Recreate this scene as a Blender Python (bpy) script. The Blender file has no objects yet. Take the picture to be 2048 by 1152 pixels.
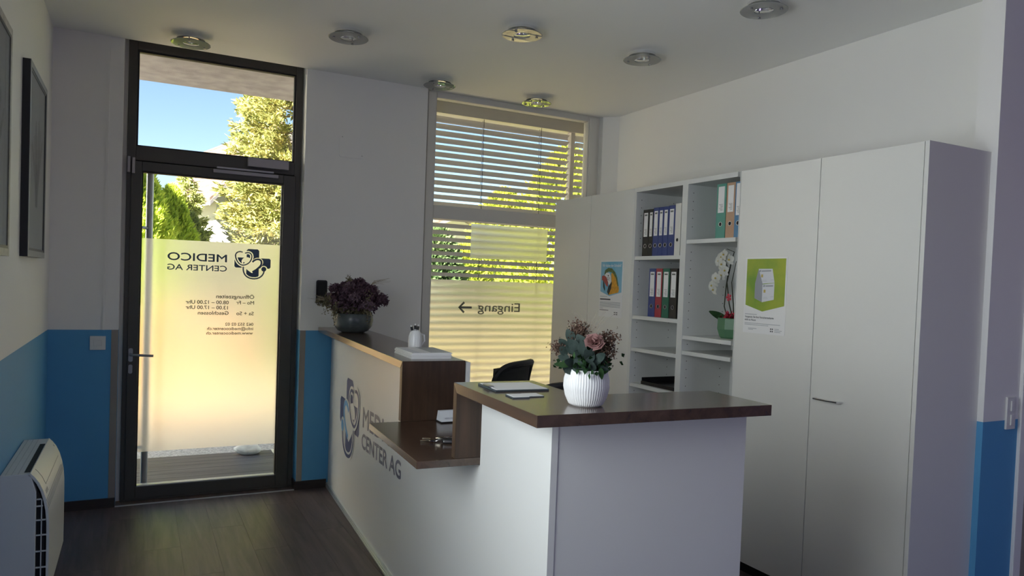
import bpy, bmesh, math, random
import numpy as np
from mathutils import Vector, Matrix, noise as mnoise

random.seed(7)
rng = np.random.default_rng(11)
C = bpy.context.scene.collection
scene = bpy.context.scene
PI = math.pi
R = math.radians

# ------------------------------------------------------------------ camera
cam_data = bpy.data.cameras.new('camera')
cam = bpy.data.objects.new('camera', cam_data)
C.objects.link(cam)
yaw, pitch, roll = R(27.1815), R(-1.6036), R(2.1042)
fwd = Vector((math.sin(yaw) * math.cos(pitch), math.cos(yaw) * math.cos(pitch), math.sin(pitch)))
rgt = Vector((math.cos(yaw), -math.sin(yaw), 0))
upv = rgt.cross(fwd)
r2 = math.cos(roll) * rgt + math.sin(roll) * upv
u2 = math.cos(roll) * upv - math.sin(roll) * rgt
M = Matrix((r2, u2, -fwd)).transposed().to_4x4()
M.translation = Vector((0, 0, 1.5611))
cam.matrix_world = M
cam_data.sensor_width = 36.0
cam_data.lens = 1459.06 / 2048 * 36.0
cam_data.shift_y = 32.0 / 2048
cam_data.clip_start = 0.05
cam_data.clip_end = 300
scene.camera = cam

# ------------------------------------------------------------------ world, sun, fill lights, exposure
world = bpy.data.worlds.new('sky')
scene.world = world
world.use_nodes = True
wn = world.node_tree.nodes
wl = world.node_tree.links
sky = wn.new('ShaderNodeTexSky')
sky.sky_type = 'NISHITA'
sky.sun_disc = False
sky.sun_elevation = R(39)
sky.sun_rotation = R(-120)
sky.altitude = 400
sky.air_density = 1.0
sky.dust_density = 0.6
sky.ozone_density = 1.6
wl.new(sky.outputs[0], wn['Background'].inputs[0])
wn['Background'].inputs[1].default_value = 0.070

sun_data = bpy.data.lights.new('sun', 'SUN')
sun_data.energy = 19.5
sun_data.angle = R(1.2)
sun_data.color = (1.0, 0.94, 0.84)
sun = bpy.data.objects.new('sun', sun_data)
C.objects.link(sun)
sun.location = (-14, -8, 9)
sun.rotation_euler = Vector((0.66, 0.38, -0.62)).to_track_quat('-Z', 'Y').to_euler()


def area_light(name, loc, direction, sx, sy, power, color):
    d = bpy.data.lights.new(name, 'AREA')
    d.shape = 'RECTANGLE'
    d.size, d.size_y = sx, sy
    d.energy = power
    d.color = color
    o = bpy.data.objects.new(name, d)
    C.objects.link(o)
    o.location = loc
    o.rotation_euler = Vector(direction).to_track_quat('-Z', 'Z').to_euler()
    return o


# added fill lamp in an invented left-wall window, out of view
area_light('fill_light_left', (-0.62, 1.55, 1.75), (1, 0.0, 0.0), 1.4, 1.4, 14.5, (0.92, 0.96, 1.0))
# added violet fill lamp in an invented rear-wall window, out of view
area_light('fill_light_rear', (2.2, -3.12, 1.6), (0, 1, 0), 1.8, 1.6, 3.6, (0.56, 0.45, 1.0))

scene.view_settings.view_transform = 'Standard'
scene.view_settings.look = 'None'
scene.view_settings.gamma = 1.0
scene.view_settings.use_curve_mapping = False
scene.view_settings.exposure = 1.75
scene.cycles.use_denoising = True
scene.cycles.max_bounces = 10
scene.cycles.diffuse_bounces = 5
scene.cycles.glossy_bounces = 4
scene.cycles.transmission_bounces = 8
scene.cycles.transparent_max_bounces = 16
scene.cycles.sample_clamp_indirect = 4.0

# ------------------------------------------------------------------ materials
MATS = {}


def mat(name, color, rough=0.5, metal=0.0, var=0.0, vscale=8.0, vstretch=(1, 1, 1), color2=None, bump=0.0,
        bscale=60.0, spec=0.5, coat=0.0, sheen=0.0, alpha=1.0):
    m = bpy.data.materials.new(name)
    m.use_nodes = True
    nt = m.node_tree
    b = nt.nodes['Principled BSDF']
    b.inputs['Base Color'].default_value = (*color, 1)
    b.inputs['Roughness'].default_value = rough
    b.inputs['Metallic'].default_value = metal
    b.inputs['Specular IOR Level'].default_value = spec
    b.inputs['Coat Weight'].default_value = coat
    b.inputs['Sheen Weight'].default_value = sheen
    tc = nt.nodes.new('ShaderNodeTexCoord')
    if var > 0 or color2 is not None:
        mp = nt.nodes.new('ShaderNodeMapping')
        mp.inputs['Scale'].default_value = vstretch
        nz = nt.nodes.new('ShaderNodeTexNoise')
        nz.inputs['Scale'].default_value = vscale
        nz.inputs['Detail'].default_value = 5
        nt.links.new(tc.outputs['Object'], mp.inputs[0])
        nt.links.new(mp.outputs[0], nz.inputs['Vector'])
        cr = nt.nodes.new('ShaderNodeValToRGB')
        c2 = color2 if color2 is not None else tuple(min(1, c * (1 + var)) for c in color)
        c1 = color if color2 is not None else tuple(c * (1 - var) for c in color)
        cr.color_ramp.elements[0].position = 0.32
        cr.color_ramp.elements[1].position = 0.68
        cr.color_ramp.elements[0].color = (*c1, 1)
        cr.color_ramp.elements[1].color = (*c2, 1)
        nt.links.new(nz.outputs['Fac'], cr.inputs[0])
        nt.links.new(cr.outputs[0], b.inputs['Base Color'])
    if bump > 0:
        nb = nt.nodes.new('ShaderNodeTexNoise')
        nb.inputs['Scale'].default_value = bscale
        nb.inputs['Detail'].default_value = 3
        nt.links.new(tc.outputs['Object'], nb.inputs['Vector'])
        bp = nt.nodes.new('ShaderNodeBump')
        bp.inputs['Strength'].default_value = bump
        bp.inputs['Distance'].default_value = 0.004
        nt.links.new(nb.outputs['Fac'], bp.inputs['Height'])
        nt.links.new(bp.outputs[0], b.inputs['Normal'])
    MATS[name] = m
    return m


def wall_mat(name, dado_z, dado_x=99.0, white=(0.84, 0.835, 0.82), blue=(0.095, 0.345, 0.62)):
    m = mat(name, white, rough=0.62, bump=0.06, bscale=140)
    nt = m.node_tree
    b = nt.nodes['Principled BSDF']
    g = nt.nodes.new('ShaderNodeNewGeometry')
    sp = nt.nodes.new('ShaderNodeSeparateXYZ')
    lt = nt.nodes.new('ShaderNodeMath')
    lt.operation = 'LESS_THAN'
    lt.inputs[1].default_value = dado_z
    mx = nt.nodes.new('ShaderNodeMix')
    mx.data_type = 'RGBA'
    mx.inputs[6].default_value = (*white, 1)
    mx.inputs[7].default_value = (*blue, 1)
    nt.links.new(g.outputs['Position'], sp.inputs[0])
    nt.links.new(sp.outputs['Z'], lt.inputs[0])
    lx_ = nt.nodes.new('ShaderNodeMath')
    lx_.operation = 'LESS_THAN'
    lx_.inputs[1].default_value = dado_x
    ml_ = nt.nodes.new('ShaderNodeMath')
    ml_.operation = 'MULTIPLY'
    nt.links.new(sp.outputs['X'], lx_.inputs[0])
    nt.links.new(lt.outputs[0], ml_.inputs[0])
    nt.links.new(lx_.outputs[0], ml_.inputs[1])
    nt.links.new(ml_.outputs[0], mx.inputs[0])
    nt.links.new(mx.outputs[2], b.inputs['Base Color'])
    return m


def wood_mat(name, dark, light, rough, axis=1, scale=1.0, bump=0.05, spec=0.5, coat=0.0, rand=False):
    m = bpy.data.materials.new(name)
    m.use_nodes = True
    nt = m.node_tree
    b = nt.nodes['Principled BSDF']
    b.inputs['Roughness'].default_value = rough
    b.inputs['Specular IOR Level'].default_value = spec
    b.inputs['Coat Weight'].default_value = coat
    b.inputs['Coat Roughness'].default_value = 0.15
    tc = nt.nodes.new('ShaderNodeTexCoord')
    mp = nt.nodes.new('ShaderNodeMapping')
    st = [22 * scale, 22 * scale, 22 * scale]
    st[axis] = 1.6 * scale
    mp.inputs['Scale'].default_value = st
    nt.links.new(tc.outputs['Object'], mp.inputs[0])
    if rand:
        oi = nt.nodes.new('ShaderNodeObjectInfo')
        va = nt.nodes.new('ShaderNodeVectorMath')
        va.operation = 'SCALE'
        cx = nt.nodes.new('ShaderNodeCombineXYZ')
        for i in range(3):
            nt.links.new(oi.outputs['Random'], cx.inputs[i])
        nt.links.new(cx.outputs[0], va.inputs[0])
        va.inputs['Scale'].default_value = 37.0
        nt.links.new(va.outputs[0], mp.inputs['Location'])
    n1 = nt.nodes.new('ShaderNodeTexNoise')
    n1.inputs['Scale'].default_value = 1.0
    n1.inputs['Detail'].default_value = 8
    n1.inputs['Roughness'].default_value = 0.62
    n1.inputs['Distortion'].default_value = 0.6
    nt.links.new(mp.outputs[0], n1.inputs['Vector'])
    cr = nt.nodes.new('ShaderNodeValToRGB')
    cr.color_ramp.elements[0].position = 0.30
    cr.color_ramp.elements[1].position = 0.70
    cr.color_ramp.elements[0].color = (*dark, 1)
    cr.color_ramp.elements[1].color = (*light, 1)
    nt.links.new(n1.outputs['Fac'], cr.inputs[0])
    nt.links.new(cr.outputs[0], b.inputs['Base Color'])
    bp = nt.nodes.new('ShaderNodeBump')
    bp.inputs['Strength'].default_value = bump
    bp.inputs['Distance'].default_value = 0.003
    nt.links.new(n1.outputs['Fac'], bp.inputs['Height'])
    nt.links.new(bp.outputs[0], b.inputs['Normal'])
    MATS[name] = m
    return m


def glass_mat(name, tint=(1, 1, 1), refl=1.0, satin=0.0):
    m = bpy.data.materials.new(name)
    m.use_nodes = True
    nt = m.node_tree
    nt.nodes.remove(nt.nodes['Principled BSDF'])
    out = nt.nodes['Material Output']
    t = nt.nodes.new('ShaderNodeBsdfTransparent')
    t.inputs[0].default_value = (*tint, 1)
    g = nt.nodes.new('ShaderNodeBsdfGlossy')
    g.inputs['Roughness'].default_value = 0.0
    f = nt.nodes.new('ShaderNodeFresnel')
    f.inputs[0].default_value = 1.45
    ml = nt.nodes.new('ShaderNodeMath')
    ml.operation = 'MULTIPLY'
    ml.inputs[1].default_value = refl
    mx = nt.nodes.new('ShaderNodeMixShader')
    nt.links.new(f.outputs[0], ml.inputs[0])
    nt.links.new(ml.outputs[0], mx.inputs[0])
    nt.links.new(t.outputs[0], mx.inputs[1])
    nt.links.new(g.outputs[0], mx.inputs[2])
    nt.links.new(mx.outputs[0], out.inputs[0])
    if satin > 0:
        df = nt.nodes.new('ShaderNodeBsdfDiffuse')
        m2 = nt.nodes.new('ShaderNodeMixShader')
        m2.inputs[0].default_value = satin
        nt.links.new(mx.outputs[0], m2.inputs[1])
        nt.links.new(df.outputs[0], m2.inputs[2])
        nt.links.new(m2.outputs[0], out.inputs[0])
    MATS[name] = m
    return m


def frost_mat(name, color, trans_share=0.6, rough=0.55):
    m = bpy.data.materials.new(name)
    m.use_nodes = True
    nt = m.node_tree
    nt.nodes.remove(nt.nodes['Principled BSDF'])
    out = nt.nodes['Material Output']
    a = nt.nodes.new('ShaderNodeBsdfTranslucent')
    a.inputs[0].default_value = (*color, 1)
    g = nt.nodes.new('ShaderNodeBsdfRefraction')
    g.inputs['Color'].default_value = (*[min(1, c * 1.12) for c in color], 1)
    g.inputs['Roughness'].default_value = rough
    g.inputs['IOR'].default_value = 1.2
    mx = nt.nodes.new('ShaderNodeMixShader')
    mx.inputs[0].default_value = trans_share
    nt.links.new(g.outputs[0], mx.inputs[1])
    nt.links.new(a.outputs[0], mx.inputs[2])
    nt.links.new(mx.outputs[0], out.inputs[0])
    MATS[name] = m
    return m


def leaf_mat(name, c1, c2, c3=None, vscale=1.3, trans=0.4, rough=0.6):
    m = bpy.data.materials.new(name)
    m.use_nodes = True
    nt = m.node_tree
    nt.nodes.remove(nt.nodes['Principled BSDF'])
    out = nt.nodes['Material Output']
    tc = nt.nodes.new('ShaderNodeTexCoord')
    nz = nt.nodes.new('ShaderNodeTexNoise')
    nz.inputs['Scale'].default_value = vscale
    nz.inputs['Detail'].default_value = 6
    nz.inputs['Roughness'].default_value = 0.7
    cr = nt.nodes.new('ShaderNodeValToRGB')
    cr.color_ramp.elements[0].position = 0.35
    cr.color_ramp.elements[0].color = (*c1, 1)
    cr.color_ramp.elements[1].position = 0.62
    cr.color_ramp.elements[1].color = (*c2, 1)
    if c3 is not None:
        e = cr.color_ramp.elements.new(0.52)
        e.color = (*c3, 1)
    nt.links.new(tc.outputs['Object'], nz.inputs['Vector'])
    nt.links.new(nz.outputs['Fac'], cr.inputs[0])
    d = nt.nodes.new('ShaderNodeBsdfDiffuse')
    t = nt.nodes.new('ShaderNodeBsdfTranslucent')
    mx = nt.nodes.new('ShaderNodeMixShader')
    mx.inputs[0].default_value = trans
    nt.links.new(cr.outputs[0], d.inputs[0])
    nt.links.new(cr.outputs[0], t.inputs[0])
    nt.links.new(d.outputs[0], mx.inputs[1])
    nt.links.new(t.outputs[0], mx.inputs[2])
    nt.links.new(mx.outputs[0], out.inputs[0])
    MATS[name] = m
    return m


wall_mat('paint_room', 1.165, 1.30)
wall_mat('paint_side', 1.009)
mat('paint_white', (0.84, 0.835, 0.82), 0.62, bump=0.06, bscale=140)
mat('lilac_bounce', (0.30, 0.25, 0.50), 0.65, bump=0.05)  # lilac picked for unseen walls, to tint the bounced light violet
mat('ceiling_paint', (0.86, 0.87, 0.87), 0.7, bump=0.05, bscale=90)
wood_mat('floor_wood', (0.070, 0.052, 0.048), (0.150, 0.114, 0.106), 0.42, axis=1, scale=1.0, bump=0.25, rand=True)
wood_mat('baseboard_wood', (0.030, 0.022, 0.019), (0.055, 0.042, 0.036), 0.4, axis=0)
wood_mat('walnut_y', (0.040, 0.022, 0.013), (0.098, 0.055, 0.033), 0.26, axis=1, bump=0.04, spec=0.8, coat=0.5)
wood_mat('walnut_x', (0.050, 0.024, 0.013), (0.115, 0.058, 0.032), 0.30, axis=0, bump=0.05)
wood_mat('walnut_z', (0.030, 0.017, 0.010), (0.080, 0.044, 0.027), 0.38, axis=2, bump=0.05)
wood_mat('deck_wood', (0.055, 0.052, 0.060), (0.13, 0.125, 0.14), 0.6, axis=0, scale=1.0, bump=0.3)
mat('laminate', (0.74, 0.74, 0.71), 0.38)
mat('laminate_grey', (0.66, 0.66, 0.64), 0.4)
mat('counter_white', (0.76, 0.76, 0.74), 0.33)
mat('shelf_white', (0.68, 0.69, 0.67), 0.45)
mat('hole_dark', (0.02, 0.02, 0.02), 0.8)
mat('alu_kick', (0.62, 0.65, 0.68), 0.28, metal=0.9)
mat('frame_anthracite', (0.070, 0.066, 0.058), 0.42, spec=0.4)
mat('seal_black', (0.01, 0.01, 0.01), 0.6)
mat('window_white', (0.66, 0.65, 0.62), 0.45)
mat('bead_beige', (0.30, 0.27, 0.24), 0.5)
mat('metal_strip', (0.62, 0.62, 0.62), 0.45, metal=0.4)
mat('steel', (0.62, 0.62, 0.63), 0.28, metal=1.0)
mat('dark_steel', (0.34, 0.34, 0.36), 0.4, metal=0.8)
mat('chrome', (0.88, 0.88, 0.88), 0.06, metal=1.0)
mat('plastic_white', (0.74, 0.74, 0.72), 0.35)
mat('plastic_grey', (0.42, 0.42, 0.43), 0.45)
mat('plastic_black', (0.012, 0.012, 0.014), 0.32)
mat('black_void', (0.006, 0.006, 0.007), 0.7)
mat('closer_silver', (0.36, 0.34, 0.36), 0.45, metal=0.3)
glass_mat('pane_glass', (0.97, 0.985, 0.98), 0.55)
glass_mat('lamp_glass', (0.95, 0.98, 0.96), 1.3, 0.28)
frost_mat('frost_film', (0.87, 0.86, 0.83), 0.46, 0.72)
mat('print_slate', (0.060, 0.105, 0.190), 0.5)
mat('print_grey', (0.12, 0.13, 0.12), 0.5)
mat('print_navy', (0.035, 0.055, 0.185), 0.4)
mat('print_greytext', (0.17, 0.17, 0.23), 0.4)
mat('print_lightblue', (0.16, 0.42, 0.74), 0.4)
mat('print_white', (0.76, 0.76, 0.74), 0.35)
mat('paper', (0.80, 0.80, 0.80), 0.5)
mat('art_paper', (0.52, 0.55, 0.58), 0.5, var=0.15, vscale=3)
mat('art_ink', (0.16, 0.17, 0.19), 0.6)
mat('art_line', (0.75, 0.75, 0.75), 0.6)
mat('frame_black', (0.015, 0.016, 0.02), 0.35)
mat('frame_pewter', (0.26, 0.27, 0.28), 0.35)
mat('frame_silver', (0.42, 0.40, 0.37), 0.4, var=0.2, vscale=30)
mat('slat_grey', (0.60, 0.56, 0.52), 0.42)
mat('stucco', (0.34, 0.31, 0.33), 0.9, var=0.18, vscale=9, bump=0.5, bscale=120)
mat('gravel', (0.28, 0.275, 0.27), 0.9, color2=(0.66, 0.65, 0.64), vscale=60, bump=0.8, bscale=70)
mat('driveway', (0.13, 0.096, 0.056), 0.9, var=0.18, vscale=2)
mat('grass', (0.32, 0.34, 0.18), 0.9, var=0.3, vscale=3, bump=0.8, bscale=30)
mat('stone_white', (0.88, 0.86, 0.82), 0.75, var=0.16, vscale=14, bump=0.5, bscale=18)
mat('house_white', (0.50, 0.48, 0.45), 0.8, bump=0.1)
mat('bounce_house_white', (0.86, 0.83, 0.76), 0.8, bump=0.1)  # for the unseen house added as a sunlight reflector
mat('roof_tile', (0.115, 0.072, 0.052), 0.8, var=0.3, vscale=20)
mat('ochre', (0.23, 0.118, 0.032), 0.9, var=0.12, vscale=3, bump=0.2)
mat('ochre_pale', (0.20, 0.165, 0.075), 0.9, var=0.12, vscale=3, bump=0.2)
mat('soffit', (0.34, 0.28, 0.21), 0.7)
mat('fascia', (0.13, 0.12, 0.12), 0.6)
mat('bark', (0.13, 0.09, 0.06), 0.9, var=0.3, vscale=6)
leaf_mat('needles_gold', (0.14, 0.17, 0.048), (0.50, 0.42, 0.16), (0.34, 0.33, 0.11), 3.4, 0.28)
leaf_mat('needles_lime', (0.38, 0.50, 0.07), (0.70, 0.76, 0.14), None, 3.0, 0.4)
leaf_mat('needles_sparse', (0.24, 0.30, 0.08), (0.48, 0.48, 0.20), None, 1.6, 0.35)
leaf_mat('leaves_bright', (0.20, 0.28, 0.03), (0.46, 0.47, 0.07), None, 1.5, 0.45)
leaf_mat('leaves_dark', (0.06, 0.11, 0.045), (0.15, 0.21, 0.08), None, 1.5, 0.3)
mat('bowl_grey', (0.085, 0.10, 0.10), 0.30, var=0.2, vscale=12)
leaf_mat('bloom_purple', (0.080, 0.045, 0.062), (0.21, 0.135, 0.175), None, 30, 0.2)
leaf_mat('bloom_mauve', (0.16, 0.10, 0.14), (0.30, 0.21, 0.25), None, 30, 0.2)
leaf_mat('bloom_straw', (0.15, 0.13, 0.08), (0.30, 0.27, 0.17), None, 30, 0.2)
leaf_mat('eucalyptus', (0.036, 0.056, 0.050), (0.080, 0.108, 0.096), None, 14, 0.2)
leaf_mat('bloom_rust', (0.10, 0.060, 0.045), (0.20, 0.13, 0.10), None, 40, 0.2)
leaf_mat('rose_pink', (0.33, 0.17, 0.16), (0.47, 0.28, 0.26), None, 20, 0.25)
leaf_mat('dark_leaf', (0.02, 0.05, 0.022), (0.045, 0.09, 0.035), None, 9, 0.15)
leaf_mat('orchid_white', (0.72, 0.72, 0.66), (0.85, 0.85, 0.80), None, 8, 0.3)
mat('orchid_heart', (0.55, 0.42, 0.10), 0.6)
mat('red_flower', (0.50, 0.03, 0.06), 0.55)
mat('stem_dark', (0.035, 0.040, 0.022), 0.6)
mat('straw', (0.36, 0.30, 0.22), 0.8)
mat('pot_green', (0.085, 0.20, 0.105), 0.4)
mat('ceramic_white', (0.80, 0.80, 0.80), 0.28)
mat('chair_black', (0.010, 0.010, 0.011), 0.4)
mat('chair_mesh', (0.030, 0.030, 0.027), 0.75)
mat('chair_fabric', (0.012, 0.014, 0.020), 0.8, sheen=0.2)
mat('folder_dark', (0.05, 0.065, 0.075), 0.4)
mat('key_metal', (0.55, 0.50, 0.40), 0.25, metal=1.0)
mat('key_blue', (0.03, 0.06, 0.20), 0.4)
BIND = {'black': (0.012, 0.013, 0.014), 'blue': (0.030, 0.055, 0.21), 'white': (0.70, 0.69, 0.66), 'red': (0.33, 0.025, 0.045),
        'green': (0.012, 0.12, 0.075), 'teal': (0.085, 0.30, 0.235), 'tan': (0.47, 0.29, 0.185), 'sky': (0.085, 0.22, 0.38)}
for k, c in BIND.items():
    mat('binder_' + k, c, 0.45)


# ------------------------------------------------------------------ builders
class MB:
    def __init__(self):
        self.v, self.f, self.mi = [], [], []
        self.cur = 0

    def add(self, verts, faces):
        b = len(self.v)
        self.v.extend([tuple(p) for p in verts])
        for f in faces:
            self.f.append([i + b for i in f])
            self.mi.append(self.cur)
        return self

    def box(self, x0, x1, y0, y1, z0, z1, m=None):
        p = [Vector((x, y, z)) for z in (z0, z1) for y in (y0, y1) for x in (x0, x1)]
        if m is not None:
            p = [m @ q for q in p]
        return self.add(p, [(0, 2, 3, 1), (4, 5, 7, 6), (0, 1, 5, 4), (2, 6, 7, 3), (0, 4, 6, 2), (1, 3, 7, 5)])

    def prism(self, pts, d0, d1, axis='z', m=None):
        """closed outline extruded along an axis; pts are the two other coordinates in xyz order"""
        def mk(a, b, d):
            q = {'z': (a, b, d), 'y': (a, d, b), 'x': (d, a, b)}[axis]
            q = Vector(q)
            return m @ q if m is not None else q
        n = len(pts)
        v = [mk(a, b, d0) for a, b in pts] + [mk(a, b, d1) for a, b in pts]
        f = [tuple(range(n)), tuple(range(2 * n - 1, n - 1, -1))]
        f += [(i, i + n, (i + 1) % n + n, (i + 1) % n) for i in range(n)]
        return self.add(v, f)

    def tube(self, path, rad, n=8, closed=False, cap=True):
        path = [Vector(p) for p in path]
        k = len(path)
        rad = rad if isinstance(rad, (list, tuple)) else [rad] * k
        ref = None
        rings = []
        for i, p in enumerate(path):
            if closed:
                t = path[(i + 1) % k] - path[i - 1]
            else:
                t = path[min(i + 1, k - 1)] - path[max(i - 1, 0)]
            t.normalize()
            if ref is None:
                ref = t.orthogonal().normalized()
            a = ref - t * ref.dot(t)
            if a.length < 1e-6:
                a = t.orthogonal()
            a.normalize()
            ref = a
            b = t.cross(a)
            rings.append([p + (a * math.cos(2 * PI * j / n) + b * math.sin(2 * PI * j / n)) * rad[i] for j in range(n)])
        v = [q for r in rings for q in r]
        f = []
        for i in range(k if closed else k - 1):
            i2 = (i + 1) % k
            for j in range(n):
                j2 = (j + 1) % n
                f.append((i * n + j, i * n + j2, i2 * n + j2, i2 * n + j))
        if cap and not closed:
            f.append(tuple(range(n - 1, -1, -1)))
            f.append(tuple((k - 1) * n + j for j in range(n)))
        return self.add(v, f)

    def lathe(self, prof, n=32, c=(0, 0, 0), cap0=True, cap1=True, ripple=0.0, nr=0):
        v, f = [], []
        k = len(prof)
        for r, z in prof:
            for j in range(n):
                a = 2 * PI * j / n
                rr = r
                v.append((c[0] + rr * math.cos(a), c[1] + rr * math.sin(a), c[2] + z))
        for i in range(k - 1):
            for j in range(n):
                j2 = (j + 1) % n
                f.append((i * n + j, i * n + j2, (i + 1) * n + j2, (i + 1) * n + j))
        if cap0:
            f.append(tuple(range(n - 1, -1, -1)))
        if cap1:
            f.append(tuple((k - 1) * n + j for j in range(n)))
        return self.add(v, f)

    def ball(self, c, r, n=8, k=5, sz=1.0):
        prof = [(max(1e-4, r * math.sin(PI * i / k)), -r * sz * math.cos(PI * i / k)) for i in range(k + 1)]
        return self.lathe(prof, n, c, False, False)

    def build(self, name, material, parent=None, smooth=False, bevel=0.0, loc=None, mats=None):
        me = bpy.data.meshes.new(name)
        me.from_pydata([tuple(p) for p in self.v], [], self.f)
        bm = bmesh.new()
        bm.from_mesh(me)
        bmesh.ops.recalc_face_normals(bm, faces=bm.faces)
        bm.to_mesh(me)
        bm.free()
        for q in (mats or [material]):
            me.materials.append(MATS[q])
        if mats:
            me.polygons.foreach_set('material_index', self.mi)
        if smooth:
            me.polygons.foreach_set('use_smooth', [True] * len(me.polygons))
            try:
                me.set_sharp_from_angle(angle=R(38))
            except Exception:
                pass
        return link(name, me, parent, bevel, loc)


def link(name, me, parent=None, bevel=0.0, loc=None):
    o = bpy.data.objects.new(name, me)
    C.objects.link(o)
    if parent is not None:
        o.parent = parent
    if loc is not None:
        o.location = loc
    if bevel > 0:
        b = o.modifiers.new('edge', 'BEVEL')
        b.width = bevel
        b.segments = 2
        b.limit_method = 'ANGLE'
        b.angle_limit = R(40)
    return o


def box(name, x0, x1, y0, y1, z0, z1, material, parent=None, bevel=0.0):
    return MB().box(x0, x1, y0, y1, z0, z1).build(name, material, parent, bevel=bevel)


def thing(name, label, cat, loc=(0, 0, 0), rz=0.0, group=None):
    o = bpy.data.objects.new(name, None)
    C.objects.link(o)
    o.empty_display_size = 0.05
    o.location = loc
    o.rotation_euler = (0, 0, rz)
    return tag(o, label, cat, group)


def tag(o, label, cat, group=None):
    o['label'] = label
    o['category'] = cat
    if group:
        o['group'] = group
    return o


def struct(o):
    o['kind'] = 'structure'
    return o


def struct_empty(name, loc=(0, 0, 0)):
    o = bpy.data.objects.new(name, None)
    C.objects.link(o)
    o.location = loc
    return struct(o)


def copy_tree(o, parent=None):
    c = o.copy()
    C.objects.link(c)
    c.parent = parent
    for ch in list(o.children):
        copy_tree(ch, c)
    return c


def quads(name, P, material, parent=None, smooth=False):
    """P: array (n, 4, 3) of separate quads"""
    n = P.shape[0]
    me = bpy.data.meshes.new(name)
    me.vertices.add(n * 4)
    me.vertices.foreach_set('co', P.reshape(-1).astype(np.float32))
    me.loops.add(n * 4)
    me.loops.foreach_set('vertex_index', np.arange(n * 4, dtype=np.int32))
    me.polygons.add(n)
    me.polygons.foreach_set('loop_start', np.arange(0, n * 4, 4, dtype=np.int32))
    me.polygons.foreach_set('loop_total', np.full(n, 4, dtype=np.int32))
    me.materials.append(MATS[material])
    me.update(calc_edges=True)
    me.validate()
    return link(name, me, parent)


def unit(a):
    return a / np.maximum(np.linalg.norm(a, axis=-1, keepdims=True), 1e-9)


def sprigs(c, d, length, width):
    """leaf shaped quads starting at c pointing along d"""
    n = len(c)
    d = unit(d)
    s = unit(np.cross(d, rng.normal(size=(n, 3))))
    L = np.asarray(length).reshape(-1, 1) * np.ones((n, 1))
    W = np.asarray(width).reshape(-1, 1) * np.ones((n, 1))
    nn = np.cross(d, s)
    return np.stack([c, c + d * L * 0.45 + s * W, c + d * L, c + d * L * 0.45 - s * W + nn * W * 0.5], 1)


_capcache = {}


def text_mesh(body, bold=0.0):
    cu = bpy.data.curves.new('lettering', 'FONT')
    cu.body = body
    cu.offset = bold
    cu.resolution_u = 4
    o = bpy.data.objects.new('lettering', cu)
    C.objects.link(o)
    dg = bpy.context.evaluated_depsgraph_get()
    me = bpy.data.meshes.new_from_object(o.evaluated_get(dg))
    bpy.data.objects.remove(o)
    return me


def lettering(body, matrix, width, cap, material, parent, name='lettering', bold=0.0, heavy=0.0):
    """flat letters: local x from 0 to width, baseline on y = 0; matrix carries them to the surface"""
    me = text_mesh(body, bold)
    if bold not in _capcache:
        h = text_mesh('H', bold)
        _capcache[bold] = max(v.co.y for v in h.vertices) - min(v.co.y for v in h.vertices)
    xs = [v.co.x for v in me.vertices]
    x0, x1 = min(xs), max(xs)
    sx = width / (x1 - x0)
    sy = cap / _capcache[bold]
    for v in me.vertices:
        v.co = matrix @ Vector(((v.co.x - x0) * sx, v.co.y * sy, 0))
    if heavy > 0:
        co = [v.co.copy() for v in me.vertices]
        fs_ = [tuple(p.vertices) for p in me.polygons]
        b = MB()
        r3 = matrix.to_3x3()
        k = heavy * cap
        for q, (ax_, ay_) in enumerate(((k, 0), (-k, 0), (0, k), (0, -k))):
            off = r3 @ Vector((ax_, ay_, 0.00005 * q))
            b.add([c_ + off for c_ in co], fs_)
        return b.build(name, material, parent)
    me.materials.clear()
    me.materials.append(MATS[material])
    o = link(name, me, parent)
    return o


def frame_matrix(origin, xdir, ydir, flip=False):
    x = Vector(xdir).normalized()
    y = Vector(ydir).normalized()
    z = y.cross(x) if flip else x.cross(y)
    m = Matrix((x, y, z)).transposed().to_4x4()
    m.translation = Vector(origin)
    return m


def stroke(pts, w, closed=False):
    """outline of a constant width line in the plane, as a list of quads"""
    out = []
    n = len(pts)
    P = [Vector((p[0], p[1])) for p in pts]
    L, Rr = [], []
    for i in range(n):
        a = P[i - 1] if (i > 0 or closed) else P[i]
        b = P[(i + 1) % n] if (i < n - 1 or closed) else P[i]
        t = (b - a).normalized()
        nrm = Vector((-t.y, t.x)) * w / 2
        L.append(P[i] + nrm)
        Rr.append(P[i] - nrm)
    for i in range(n if closed else n - 1):
        j = (i + 1) % n
        out.append((L[i], L[j], Rr[j], Rr[i]))
    return out


def bez(p0, p1, p2, p3, n=14):
    r = []
    for i in range(n + 1):
        t = i / n
        a = (1 - t) ** 3
        b = 3 * t * (1 - t) ** 2
        c = 3 * t * t * (1 - t)
        d = t ** 3
        r.append((a * p0[0] + b * p1[0] + c * p2[0] + d * p3[0], a * p0[1] + b * p1[1] + c * p2[1] + d * p3[1]))
    return r


def rrect(x0, x1, y0, y1, r, n=5):
    pts = []
    for cx, cy, a0 in ((x1 - r, y0 + r, -90), (x1 - r, y1 - r, 0), (x0 + r, y1 - r, 90), (x0 + r, y0 + r, 180)):
        for i in range(n + 1):
            a = R(a0 + 90 * i / n)
            pts.append((cx + r * math.cos(a), cy + r * math.sin(a)))
    return pts


def flat(name, polys, matrix, z, material, parent, thick=0.0006):
    """flat print: polygons in a plane, a hair thick"""
    b = MB()
    for p in polys:
        b.prism([(q[0], q[1]) for q in p], z, z + thick, 'z', matrix)
    return b.build(name, material, parent)


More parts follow.
